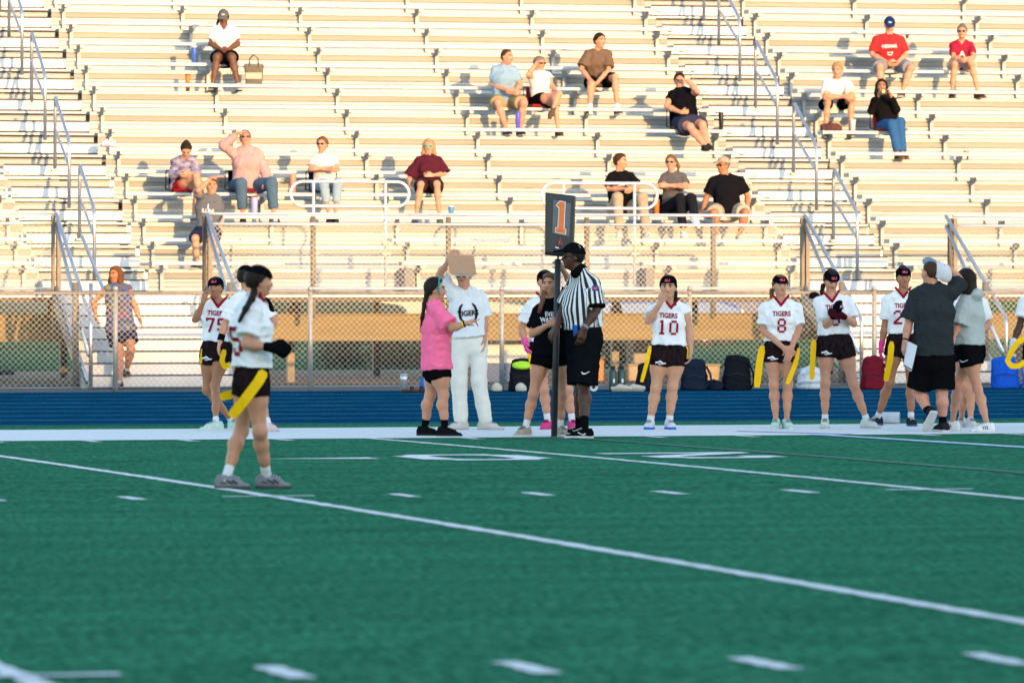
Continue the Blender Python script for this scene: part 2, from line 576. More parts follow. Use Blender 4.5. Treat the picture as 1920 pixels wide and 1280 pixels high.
# ------------------------------------------------------------------ front stairs
for si, (a, b) in enumerate(stair_spans):
    lab = "steps leading up to the bleachers beside the person in tie-dye" if si == 0 else "steps leading up to the bleachers behind the person in charcoal"
    st = empty("front_stairs", ((a + b) / 2, 73.4, GZ), label=lab, category="stairs")
    n = 8
    rs = (wz - GZ) / n
    for i in range(n):
        y0 = 72.25 + i * 0.28
        # last riser ends at the walkway
        MB().box(a - (a + b) / 2, b - (a + b) / 2, y0 - 73.4, y0 + .27 - 73.4, i * rs + .018, (i + 1) * rs).build("step", M_STEP, st, bevel=.006)
        MB().box(a - (a + b) / 2 + .01, b - (a + b) / 2 - .01, y0 - 73.4 + .015, y0 - 73.4 + .05, i * rs - .004, i * rs + .016).build("dark_gap", M_BLACK, st)
    for s, x in ((0, a), (1, b)):
        xx = x - (a + b) / 2 + (-.03 if s == 0 else .03)
        MB().quad_prism([(xx - .015, -1.2, .0), (xx - .015, -.9, .0), (xx - .015, 1.09, 1.05), (xx - .015, 1.09, 1.24)],
                        [(xx + .015, -1.2, .0), (xx + .015, -.9, .0), (xx + .015, 1.09, 1.05), (xx + .015, 1.09, 1.24)]).build("stringer", M_GALV, st)


def pipe_obj(name, pts, r, m, parent, n=8):
    return MB().tube(pts, r, n).build(name, m, parent, smooth=True)


def wire_panel(x0, x1, z0, z1, pitch, r, yfun, name, parent, zlo=None, zhi=None):
    """diamond mesh between x0..x1; yfun(x) gives depth; zlo/zhi(x) give sloped limits"""
    v, f = [], []
    H = z1 - z0
    def seg(p, q):
        p, q = Vector(p), Vector(q)
        t = (q - p).normalized()
        a = Vector((0, 1, 0)); b = t.cross(a)
        i = len(v)
        for c in (p, q):
            for (s1, s2) in ((1, 0), (-.5, .87), (-.5, -.87)):
                w = c + a * r * s1 + b * r * s2
                v.append((w.x, w.y, w.z))
        for kk in range(3):
            k2 = (kk + 1) % 3
            f.append((i + kk, i + k2, i + 3 + k2, i + 3 + kk))
    n = int((x1 - x0 + H) / pitch) + 2
    for i in range(-n, n * 2):
        for s in (1, -1):
            # line x = xs + s*(z - z0)
            xs = x0 + i * pitch
            zz0, zz1 = z0, z1
            # clip to x0..x1
            if s == 1:
                lo = max(z0, z0 + (x0 - xs)); hi = min(z1, z0 + (x1 - xs))
            else:
                lo = max(z0, z0 + (xs - x1)); hi = min(z1, z0 + (xs - x0))
            if hi - lo < .02: continue
            pa = (xs + s * (lo - z0), yfun(0) + s * r * 1.1, lo)
            pb = (xs + s * (hi - z0), yfun(0) + s * r * 1.1, hi)
            seg(pa, pb)
    me = bpy.data.meshes.new(name); me.from_pydata(v, [], f); me.update()
    return obj(name, me, M_WIRE, parent, kind="stuff")


# ------------------------------------------------------------------ guard rail along the walkway
GY = WALK_Y + .02
TOPZ = wz + 1.06
guard_spans = ((6.0, 13.9), (15.95, 24.35), (26.5, 38.0))
GLAB = ("guard rail of white pipes and wire mesh at the left end of the walkway",
        "long guard rail of white pipes and wire mesh between the two front stairs",
        "guard rail of white pipes and wire mesh at the right edge of the picture")
for gi, (a, b) in enumerate(guard_spans):
    g = empty("guard_rail", ((a + b) / 2, GY, wz), label=GLAB[gi], category="railing")
    ox = (a + b) / 2
    for zz in (1.06, .925):
        n = max(1, round((b - a) / 2.6))
        for i in range(n):
            u, v = a + (b - a) * i / n, a + (b - a) * (i + 1) / n
            pipe_obj("rail_pipe", [(u - ox + .004, 0, zz), (v - ox - .004, 0, zz)], .021, M_PIPE, g)
    pipe_obj("rail_pipe", [(a - ox, 0, .06), (b - ox, 0, .06)], .021, M_PIPE, g)
    posts = {0: (7.0, 9.0, 11.5), 1: (17.42, 19.3, 21.25, 23.05), 2: (28.5, 30.6, 33, 35.5)}[gi]
    for x in posts:
        MB().tube([(x - ox, .06, -.35), (x - ox, .06, 1.03)], .038, 10).build("post", M_BROWN, g, smooth=True)
    for e, s in ((a, 1), (b, -1)):
        if 8 < e < 36:
            MB().box(e - ox - .055, e - ox - .012, -.03, .05, -.55, 1.03).build("post", M_DARKSTEEL if s == 1 else M_BROWN, g)
            MB().box(e - ox + .012, e - ox + .065, -.03, .06, -.55, 1.03).build("post", M_BROWN, g)
    wire_panel(a - ox, b - ox, .07, .915, .072, .0030, lambda x: 0.0, "wire_mesh", g)

# oval loops of pipe above the guard rail at the wheelchair bays
for li, (pxa, pxb, pya, pyb, p1, p2) in enumerate(((545, 767, 341, 387, 588, 723), (1016, 1232, 344, 391, 1057, 1190))):
    d0 = depth_at((pxa + pxb) / 2, GY + .55)
    A, B = W(pxa, pya, d0), W(pxb, pyb, d0)
    d1 = d0
    zt, zb = A.z, B.z
    xa, xb = A.x, B.x
    # keep the loop parallel to the rail
    yl = GY + .42
    xa = (yl * ST + (pxa - CX) / FPX * yl * CT) / (CT - (pxa - CX) / FPX * ST)
    xb = (yl * ST + (pxb - CX) / FPX * yl * CT) / (CT - (pxb - CX) / FPX * ST)
    rr = (zt - zb) / 2
    loop = empty("pipe_loop_rail", ((xa + xb) / 2, yl, wz), label=("oval pipe loop rail in front of the person in light jeans" if li == 0 else "oval pipe loop rail behind the orange number sign"), category="railing")
    ox, oz = (xa + xb) / 2, wz
    pts = []
    for i in range(13):
        a = math.pi / 2 + math.pi * i / 12
        pts.append((xa + rr + rr * math.cos(a) - ox, 0, (zt + zb) / 2 + rr * math.sin(a) - oz))
    for i in range(13):
        a = -math.pi / 2 + math.pi * i / 12
        pts.append((xb - rr + rr * math.cos(a) - ox, 0, (zt + zb) / 2 + rr * math.sin(a) - oz))
    MB().tube(pts, .021, 8, closed=True).build("loop", M_PIPE, loop, smooth=True)
    for p in (p1, p2):
        xp = (yl * ST + (p - CX) / FPX * yl * CT) / (CT - (p - CX) / FPX * ST)
        pipe_obj("post", [(xp - ox, .004, 0.0), (xp - ox, .004, zt - oz)], .021, M_PIPE, loop)
        MB().box(xp - ox - .06, xp - ox + .06, -.05, .05, .52, .545).build("clamp", M_GALV, loop)
        MB().box(xp - ox - .05, xp - ox + .05, -.04, .04, .655, .70).build("clamp", M_GALV, loop)

# ------------------------------------------------------------------ sloping stair rails
for si, (a, b) in enumerate(stair_spans):
    for s, x in ((0, a), (1, b)):
        where = ("left" if s == 0 else "right")
        lab = {(0, 0): "sloping pale pipe stair rail left of the person in tie-dye",
               (0, 1): "sloping pale pipe stair rail below the person in the illini shirt",
               (1, 0): "sloping pale pipe stair rail left of the player in jersey 2",
               (1, 1): "sloping pale pipe stair rail behind the pale grey hooded shirt"}[(si, s)]
        g = empty("stair_rail", (x, 73.4, GZ), label=lab, category="railing")
        xo = .0 if s == 0 else -.0
        top = (xo, GY - 73.4 - .02, TOPZ - GZ)
        bot = (xo, -1.25, .93)
        pipe_obj("rail_pipe", [top, bot, (xo, -1.32, .80), (xo, -1.32, 0.0)], .027, M_RAILB, g)
        pipe_obj("rail_pipe", [(xo, top[1], top[2] - .14), (xo, -1.2, .42)], .027, M_RAILB, g)
        pipe_obj("rail_pipe", [(xo, top[1], top[2] - .98), (xo, -1.15, .08)], .027, M_RAILB, g)
        MB().tube([(xo - .09, -.75, 0), (xo - .09, -.75, 1.37)], .045, 10).build("post", M_BROWN, g, smooth=True)
        # wire infill of the sloped side panel
        v, f = [], []
        for i in range(24):
            t = i / 24
            y0 = bot[1] + (top[1] - bot[1]) * t
            z0 = .10 + (top[2] - .98 - .08) * t
            for sl in (1, -1):
                y1 = y0 + sl * .45
                tt = (y1 - bot[1]) / (top[1] - bot[1])
                if not 0 <= tt <= 1: continue
                z1 = (.42 + (top[2] - .14 - .42) * tt)
                i0 = len(v)
                v += [(xo - .002, y0, z0), (xo + .002, y0, z0 + .003), (xo + .002, y1, z1 + .003), (xo - .002, y1, z1)]
                f.append((i0, i0 + 1, i0 + 2, i0 + 3))
        me = bpy.data.meshes.new("wire_mesh"); me.from_pydata(v, [], f); me.update()
        obj("wire_mesh", me, M_WIRE, g, kind="stuff")
        if s == 0 and si == 0:
            h2 = empty("stair_handrail", (x + .33, 73.4, GZ), label="short vertical handrail the person in tie-dye reaches for", category="railing")
            pipe_obj("rail_pipe", [(.0, 1.0, 1.98), (.0, -1.02, 1.02), (.02, -1.15, .86), (.02, -1.18, 0.0)], .027, M_RAILB, h2)
            pipe_obj("post", [(-.15, -.4, .4), (-.15, -.4, 1.36)], .027, M_RAILB, h2)

# ------------------------------------------------------------------ handrails up the aisles
HL = {0: "left", 1: "right"}
WHICH = ("lowest", "second lowest", "third lowest", "fourth lowest", "topmost")
for ai, (a, b) in enumerate(AISLES):
    xm = (a + b) / 2 + (.0 if ai == 0 else .05)
    for i in range(5):
        k0 = 0.5 + i * 3.05
        if seat_z(k0) > seat_z(NROW) - .4: break
        z0 = foot_z(k0) + .02
        y0 = seat_y(k0) - .2
        g = empty("aisle_handrail", (xm, y0, z0), label=f"{WHICH[i]} bent pipe handrail in the {HL[ai]} aisle of the bleachers", category="handrail", group=f"handrails of the {HL[ai]} aisle")
        dy, dz = RUN * 1.75, RISE * 1.75
        H = 1.0
        pts = [(0, 0, 0), (0, 0, H - .16), (0, .03, H - .06), (0, .10, H + .01), (0, dy - .10, dz + H - .03), (0, dy - .05, dz + H + .01), (0, dy, dz + H - .03), (0, dy + .01, dz + H - .14), (0, dy + .01, dz)]
        pipe_obj("rail_pipe", pts, .026, M_RAILB, g)
        pipe_obj("mid_rail", [(0, .0, H - .42), (0, dy, dz + H - .42)], .022, M_RAILB, g)
        for yy, zz in ((0, 0), (dy + .01, dz)):
            MB().box(-.05, .05, yy - .05, yy + .05, zz - .03, zz - .002).build("base_plate", M_GALV, g)

# ------------------------------------------------------------------ chain link fence beside the track
FY = 69.93
fence = empty("chain_link_fence", (20, FY, GZ), label="waist high chain link fence along the outer edge of the blue track", category="fence")
M_TOPRAIL = mat("brown_top_rail", (0.24, 0.215, 0.185), 0.6, 0.1, var=0.2, scale=9)  # top rail is browner than the posts
FX0, FX1, FH = 8.8, 33.8, 1.235
for i in range(10):
    u = FX0 + i * 2.5
    pipe_obj("top_rail", [(u - 20 + .003, 0, FH), (u + 2.5 - 20 - .003, 0, FH)], .024, M_TOPRAIL, fence)
    wire_panel(u - 20, u + 2.5 - 20, .05, FH, .0747, .0026, lambda x: -.026, "wire_mesh", fence)
for i in range(11):
    x = FX0 + i * 2.5
    MB().tube([(x - 20, .005, -.02), (x - 20, .005, FH + .03)], .031, 12).build("post", M_GALV, fence, smooth=True)
    MB().lathe([(.034, 0), (.036, .03), (.02, .055), (.004, .06)], x - 20, .005, FH + .03, 12).build("post_cap", M_GALV, fence, smooth=True)
pipe_obj("tension_wire", [(FX0 - 20, -.028, .06), (FX1 - 20, -.028, .06)], .004, M_WIRE, fence, 5)

# ------------------------------------------------------------------ unseen grandstand added behind the camera to shade the field
M_STAND = mat("shade_stand_concrete", (0.32, 0.31, 0.29), 0.85, var=0.1, scale=1)
stand = empty("shade_stand", (20, -14, 0), label="home side grandstand with a long press box behind the near sideline", category="grandstand")  # unseen stand, added only to shade the field
shade_z = lambda Y: .80 + math.tan(SUN_EL) / math.cos(SUN_PHI) * (69.93 - Y)
for i in range(16):
    MB().box(-110, 140, 4.5 - i * .8 - .8, 4.5 - i * .8, -.1, 1.0 + i * .42).build("seating_step", M_STAND, stand)
yb = -14 - 9.0
MB().box(-110, 140, -11.5, -8.35, -.1, 8.2).build("rear_wall", M_STAND, stand)
pb = MB().box(-110, 140, -11.5, -8.5, 8.2005, shade_z(-14 - 8.5) - .35).build("press_box", M_STAND, stand)  # added top block of the shade stand, sized to shade the field
MB().box(-111, 141, -11.8, -8.5, shade_z(-14 - 8.5) - .349, shade_z(-14 - 8.5)).build("roof", M_GALV, stand)

# ------------------------------------------------------------------ modelling with distance fields
def V3(*a): return np.array(a, float)
def nrm(v):
    n = np.linalg.norm(v); return v / n if n > 1e-9 else v


class Field:
    def __init__(self, lo, hi, h):
        self.h = h
        self.lo = np.array(lo, float)
        self.n = np.ceil((np.array(hi, float) - self.lo) / h).astype(int) + 1
        self.V = np.full(tuple(self.n), 1.0, np.float32)
        self.ax = [(self.lo[i] + h * np.arange(self.n[i])).astype(np.float32) for i in range(3)]

    def sl(self, lo, hi):
        a = np.clip(np.floor((np.array(lo) - self.lo) / self.h).astype(int), 0, self.n)
        b = np.clip(np.ceil((np.array(hi) - self.lo) / self.h).astype(int) + 1, 0, self.n)
        return tuple(slice(a[i], b[i]) for i in range(3))

    def pts(self, s):
        return (self.ax[0][s[0]][:, None, None], self.ax[1][s[1]][None, :, None], self.ax[2][s[2]][None, None, :])

    def add(self, s, d, k):
        a = self.V[s]
        if k <= 0:
            self.V[s] = np.minimum(a, d); return
        hh = np.maximum(k - np.abs(a - d), 0) / k
        self.V[s] = np.minimum(a, d) - hh * hh * k * 0.25

    # tapered capsule; flat=(False,True) cuts the far end square
    def rc(self, a, b, ra, rb, k=.02, flat=False):
        a, b = np.array(a, float), np.array(b, float)
        m = max(ra, rb) + k + 2.5 * self.h
        s = self.sl(np.minimum(a, b) - m, np.maximum(a, b) + m)
        X, Y, Z = self.pts(s)
        ab = b - a; L2 = max(float(ab @ ab), 1e-8)
        px, py, pz = X - a[0], Y - a[1], Z - a[2]
        t = (px * ab[0] + py * ab[1] + pz * ab[2]) / L2
        tc = np.clip(t, 0, 1)
        d = np.sqrt((px - tc * ab[0]) ** 2 + (py - tc * ab[1]) ** 2 + (pz - tc * ab[2]) ** 2) - (ra + (rb - ra) * tc)
        if flat:
            d = np.maximum(d, (t - 1) * math.sqrt(L2))
        self.add(s, d, k)

    # elliptic tapered column; w = width direction
    def ec(self, a, b, w, ra, rb, k=.03, flat=False, p=2.0):
        a, b = np.array(a, float), np.array(b, float)
        m = max(max(ra), max(rb)) + k + 2.5 * self.h
        s = self.sl(np.minimum(a, b) - m, np.maximum(a, b) + m)
        X, Y, Z = self.pts(s)
        ab = b - a; L = max(np.linalg.norm(ab), 1e-6); u = ab / L
        w = nrm(w - u * (w @ u)); f = np.cross(u, w)
        px, py, pz = X - a[0], Y - a[1], Z - a[2]
        t = (px * u[0] + py * u[1] + pz * u[2])
        tc = np.clip(t / L, 0, 1)
        ov = t - tc * L
        sw = px * w[0] + py * w[1] + pz * w[2]
        sf = px * f[0] + py * f[1] + pz * f[2]
        rw = ra[0] + (rb[0] - ra[0]) * tc
        rf = ra[1] + (rb[1] - ra[1]) * tc
        mn = np.minimum(rw, rf)
        if p == 2.0:
            q = np.sqrt((sw / rw) ** 2 + (sf / rf) ** 2 + (ov / (mn * .8)) ** 2)
        else:
            q = (np.abs(sw / rw) ** p + np.abs(sf / rf) ** p + np.abs(ov / (mn * .8)) ** p) ** (1 / p)
        d = (q - 1) * mn
        if flat:
            d = np.maximum(d, t - L)
        self.add(s, d, k)

    # ellipsoid: axes given as three direction vectors
    def el(self, c, A, r, k=.015, cut=None, inter=None):
        c = np.array(c, float); m = max(r) + k + 2.5 * self.h
        s = self.sl(c - m, c + m)
        X, Y, Z = self.pts(s)
        px, py, pz = X - c[0], Y - c[1], Z - c[2]
        q = [(px * A[i][0] + py * A[i][1] + pz * A[i][2]) for i in range(3)]
        k0 = np.sqrt(sum((q[i] / r[i]) ** 2 for i in range(3)))
        k1 = np.sqrt(sum((q[i] / r[i] ** 2) ** 2 for i in range(3))) + 1e-6
        d = k0 * (k0 - 1) / k1
        d = np.where(k0 < .3, -min(r) * .7, d)
        if inter is not None:
            for (p0, n_) in inter:
                p0 = np.array(p0); n_ = np.array(n_)
                d = np.maximum(d, (X - p0[0]) * n_[0] + (Y - p0[1]) * n_[1] + (Z - p0[2]) * n_[2])
        if cut:
            self.V[s] = np.maximum(self.V[s], -d)
        else:
            self.add(s, d, k)

    # rounded box
    def bx(self, c, A, r, rad=.01, k=.005):
        c = np.array(c, float); m = float(np.linalg.norm(r)) + k + 2.5 * self.h
        s = self.sl(c - m, c + m)
        X, Y, Z = self.pts(s)
        px, py, pz = X - c[0], Y - c[1], Z - c[2]
        q = [np.abs(px * A[i][0] + py * A[i][1] + pz * A[i][2]) - (r[i] - rad) for i in range(3)]
        d = np.sqrt(sum(np.maximum(x, 0) ** 2 for x in q)) + np.minimum(np.maximum(np.maximum(q[0], q[1]), q[2]), 0) - rad
        self.add(s, d, k)

    def rc_cut(self, a, b, ra, rb):
        a, b = np.array(a, float), np.array(b, float)
        m = max(ra, rb) + 3 * self.h
        s = self.sl(np.minimum(a, b) - m, np.maximum(a, b) + m)
        X, Y, Z = self.pts(s)
        ab = b - a; L2 = float(ab @ ab)
        px, py, pz = X - a[0], Y - a[1], Z - a[2]
        t = np.clip((px * ab[0] + py * ab[1] + pz * ab[2]) / L2, 0, 1)
        d = np.sqrt((px - t * ab[0]) ** 2 + (py - t * ab[1]) ** 2 + (pz - t * ab[2]) ** 2) - (ra + (rb - ra) * t)
        self.V[s] = np.maximum(self.V[s], -d)

    def plane(self, p0, n_):
        X, Y, Z = self.pts((slice(None),) * 3)
        self.V = np.maximum(self.V, ((X - p0[0]) * n_[0] + (Y - p0[1]) * n_[1] + (Z - p0[2]) * n_[2]).astype(np.float32))

    def folds(self, amp, wl, seed, axis=None):
        """cloth folds: warped waves pushing the surface in and out"""
        r = np.random.RandomState(seed)
        X, Y, Z = self.pts((slice(None),) * 3)
        acc = 0
        for i in range(4):
            v = nrm(r.normal(size=3) * V3(1, 1, .7))
            ph = r.uniform(0, 6.28, 3)
            q = nrm(r.normal(size=3))
            warp = .9 * np.sin((X * q[0] + Y * q[1] + Z * q[2]) * (6.28 / (wl * 2.3)) + ph[1])
            s = np.sin((X * v[0] + Y * v[1] + Z * v[2]) * (6.28 / (wl * (0.7 + .25 * i))) + ph[0] + warp * 1.6)
            acc = acc + (.55 * s + .45 * (1.0 - 2.0 * np.abs(s))) * (1 - .15 * i)
        self.V = self.V + (amp / 2.0) * acc.astype(np.float32)

    def mesh(self, name):
        V, h = self.V, self.h
        S = V < 0
        c = S.astype(np.uint8)
        cnt = (c[:-1, :-1, :-1] + c[1:, :-1, :-1] + c[:-1, 1:, :-1] + c[1:, 1:, :-1] + c[:-1, :-1, 1:] + c[1:, :-1, 1:] + c[:-1, 1:, 1:] + c[1:, 1:, 1:])
        act = (cnt > 0) & (cnt < 8)
        I = np.argwhere(act)
        me = bpy.data.meshes.new(name)
        if len(I) == 0:
            return me
        off = np.array([(i, j, k) for i in (0, 1) for j in (0, 1) for k in (0, 1)])
        cv = np.stack([V[I[:, 0] + o[0], I[:, 1] + o[1], I[:, 2] + o[2]] for o in off], 1)
        acc = np.zeros((len(I), 3)); num = np.zeros(len(I))
        for a in range(8):
            for b in range(a + 1, 8):
                if np.abs(off[a] - off[b]).sum() != 1: continue
                va, vb = cv[:, a], cv[:, b]
                m = (va < 0) != (vb < 0)
                t = np.where(m, va / np.where(m, va - vb, 1), 0)
                acc += np.where(m[:, None], off[a] + t[:, None] * (off[b] - off[a]), 0)
                num += m
        P = self.lo + (I + acc / num[:, None]) * h
        idx = np.full(act.shape, -1, np.int32)
        idx[act] = np.arange(len(I))
        quads = []
        for ax in range(3):
            o = [slice(None)] * 3
            a = [slice(None)] * 3; b = [slice(None)] * 3
            a[ax] = slice(0, -1); b[ax] = slice(1, None)
            d = S[tuple(a)] != S[tuple(b)]
            E_ = np.argwhere(d)
            o1, o2 = (ax + 1) % 3, (ax + 2) % 3
            ok = (E_[:, o1] > 0) & (E_[:, o2] > 0) & (E_[:, o1] < self.n[o1] - 1) & (E_[:, o2] < self.n[o2] - 1)
            E_ = E_[ok]
            if len(E_) == 0: continue
            ins = S[E_[:, 0], E_[:, 1], E_[:, 2]]
            def cell(d1, d2):
                q = E_.copy(); q[:, o1] += d1; q[:, o2] += d2
                return idx[q[:, 0], q[:, 1], q[:, 2]]
            q = np.stack([cell(-1, -1), cell(0, -1), cell(0, 0), cell(-1, 0)], 1)
            q[~ins] = q[~ins][:, ::-1]
            quads.append(q)
        Q = np.concatenate(quads)
        Q = Q[(Q >= 0).all(1)]
        me.vertices.add(len(P)); me.vertices.foreach_set("co", P.astype(np.float32).ravel())
        me.loops.add(len(Q) * 4); me.loops.foreach_set("vertex_index", Q.ravel().astype(np.int32))
        me.polygons.add(len(Q))
        me.polygons.foreach_set("loop_start", np.arange(0, len(Q) * 4, 4, dtype=np.int32))
        me.update(calc_edges=True)
        me.polygons.foreach_set("use_smooth", np.ones(len(Q), bool))
        me.validate()
        return me


# ------------------------------------------------------------------ lettering and emblems laid on cloth
_TXT = {}


def text_mesh(s, size, bold=.02, sx=1.0):
    key = (s, round(size, 4), bold, sx)
    if key in _TXT: return _TXT[key]
    cu = bpy.data.curves.new("t", 'FONT')
    cu.body = s; cu.size = size; cu.align_x = 'CENTER'; cu.align_y = 'CENTER'
    cu.offset = bold * size
    cu.resolution_u = 3
    o = bpy.data.objects.new("t", cu); COL.objects.link(o)
    dg = bpy.context.evaluated_depsgraph_get()
    me = o.evaluated_get(dg).to_mesh()
    v = [(p.co.x * sx, p.co.y) for p in me.vertices]; f = [tuple(p.vertices) for p in me.polygons]
    o.evaluated_get(dg).to_mesh_clear()
    bpy.data.objects.remove(o); bpy.data.curves.remove(cu)
    _TXT[key] = (v, f)
    return v, f


def strokes_mesh(strokes):
    v, f = [], []
    for (x0, y0, x1, y1, w) in strokes:
        a, b = np.array((x0, y0)), np.array((x1, y1))
        t = nrm(b - a); n_ = np.array((-t[1], t[0])) * w / 2
        i = len(v)
        v += [tuple(q) for q in (a + n_, b + n_, b - n_, a - n_)]
        f.append((i, i + 1, i + 2, i + 3))
    return v, f


DIG = {  # slab athletic numerals on a 1 x 1.6 field
    '0': [(.12, .25, .12, 1.35, .24), (.88, .25, .88, 1.35, .24), (.2, .12, .8, .12, .24), (.2, 1.48, .8, 1.48, .24)],
    '1': [(.5, 0, .5, 1.6, .26), (.2, .11, .8, .11, .22), (.25, 1.4, .5, 1.5, .2)],
    '2': [(0, .12, 1, .12, .24), (.12, .2, .85, .9, .26), (.88, .85, .88, 1.35, .24), (.2, 1.48, .8, 1.48, .24), (.12, 1.15, .12, 1.4, .24)],
    '4': [(.75, 0, .75, 1.6, .26), (0, .5, 1, .5, .22), (.1, .55, .7, 1.5, .22)],
    '5': [(.1, 1.48, .95, 1.48, .24), (.12, .85, .12, 1.5, .24), (.12, .9, .8, .9, .22), (.88, .25, .88, .8, .24), (.2, .12, .8, .12, .24), (.12, .2, .12, .45, .24)],
    '7': [(0, 1.48, 1, 1.48, .24), (.88, 1.45, .4, 0, .26), (.1, 1.2, .1, 1.5, .2)],
    '8': [(.12, .2, .12, .7, .24), (.88, .2, .88, .7, .24), (.15, .9, .15, 1.4, .24), (.85, .9, .85, 1.4, .24), (.2, .12, .8, .12, .24), (.2, .8, .8, .8, .22), (.2, 1.48, .8, 1.48, .24)],
    '9': [(.12, .9, .12, 1.4, .24), (.88, .25, .88, 1.4, .24), (.2, .12, .8, .12, .24), (.2, .8, .8, .8, .22), (.2, 1.48, .8, 1.48, .24), (.12, .2, .12, .4, .24)],
}


def number_mesh(s, hgt):
    st = []
    for i, ch in enumerate(s):
        for (x0, y0, x1, y1, w) in DIG[ch]:
            st.append((x0 + i * 1.3, y0, x1 + i * 1.3, y1, w))
    W_ = len(s) * 1.3 - .3
    k = hgt / 1.6
    return strokes_mesh([((a - W_ / 2) * k, (b - .8) * k, (c - W_ / 2) * k, (d - .8) * k, w * k) for (a, b, c, d, w) in st])


def decal(name, vf, target_me, origin, ux, uy, out, material, parent, off=.004, cuts=2, rng=.5):
    """lay a flat shape (x,y) on a surface: origin, in-plane axes ux, uy, outward direction"""
    bm = bmesh.new()
    vs = [bm.verts.new((x, y, 0)) for x, y in vf[0]]
    for f in vf[1]:
        try: bm.faces.new([vs[i] for i in f])
        except ValueError: pass
    bmesh.ops.triangulate(bm, faces=bm.faces[:])
    for _ in range(cuts):
        es = [e for e in bm.edges if e.calc_length() > .03]
        if not es: break
        bmesh.ops.subdivide_edges(bm, edges=es, cuts=1)
        bmesh.ops.triangulate(bm, faces=[f for f in bm.faces if len(f.verts) > 4])
    bvh = BVHTree.FromPolygons([v.co for v in target_me.vertices], [p.vertices for p in target_me.polygons])
    o3, x3, y3, n3 = (Vector(q) for q in (origin, ux, uy, out))
    dead = []
    for v in bm.verts:
        p = o3 + x3 * v.co.x + y3 * v.co.y + n3 * rng
        h = bvh.ray_cast(p, -n3, rng * 2)
        if h[0] is None: dead.append(v); continue
        v.co = h[0] + n3 * off
    bmesh.ops.delete(bm, geom=dead, context='VERTS')
    me = bpy.data.meshes.new(name); bm.to_mesh(me); bm.free()
    return obj(name, me, material, parent)


# ------------------------------------------------------------------ people
SKIN = {'fair': (0.54, 0.255, 0.155), 'pink': (0.56, 0.25, 0.165), 'tan': (0.37, 0.16, 0.08), 'mid': (0.30, 0.13, 0.065),
        'brown': (0.13, 0.055, 0.03), 'dark': (0.065, 0.024, 0.013), 'asian': (0.55, 0.28, 0.165)}
HAIRC = {'dark': (0.018, 0.012, 0.009), 'brown': (0.055, 0.028, 0.014), 'black': (0.008, 0.007, 0.007), 'blond': (0.34, 0.22, 0.10),
         'lightbrown': (0.14, 0.075, 0.035), 'red': (0.16, 0.02, 0.025), 'auburn': (0.15, 0.055, 0.022), 'grey': (0.15, 0.13, 0.12)}


def skin_mat(k): return mat("skin_" + k, SKIN[k], 0.5, var=0.07, scale=25, sss=0.12, spec=0.35, bump=.08, bscale=200)
def hair_mat(k): return mat("hair_" + k, HAIRC[k], 0.55, var=0.45, scale=60, bump=.5, bscale=110, stretch=(3, 3, .4), spec=.12)
def cloth(col, rough=.85, key=None):
    k = key or "cloth_%.3f_%.3f_%.3f" % tuple(col)
    return mat(k, col, rough, var=0.05, scale=14, bump=.25, bscale=260, spec=.0)


M_EYEW = mat("eye_white", (0.62, 0.58, 0.55), 0.3)
M_IRIS = mat("eye_iris", (0.02, 0.012, 0.008), 0.25)
M_LENS = mat("dark_lens", (0.006, 0.006, 0.008), 0.12)
M_LENSG = mat("green_mirror_lens", (0.03, 0.42, 0.28), 0.15, .6)
WHITE = (0.80, 0.80, 0.80)
BLACKC = (0.005, 0.005, 0.006)
MAROON = (0.30, 0.012, 0.03)
YEL = mat("yellow_flag_vinyl", (0.86, 0.50, 0.002), 0.5, var=.04, spec=.1)
M_RED = cloth(MAROON, key="maroon_print")
M_BLKPRINT = cloth((.02, .02, .02), key="black_print")
M_WPRINT = cloth((.75, .75, .75), key="white_print")

JN = ('hd', 'nk', 'sA', 'eA', 'wA', 'sB', 'eB', 'wB', 'hA', 'kA', 'hB', 'kB')


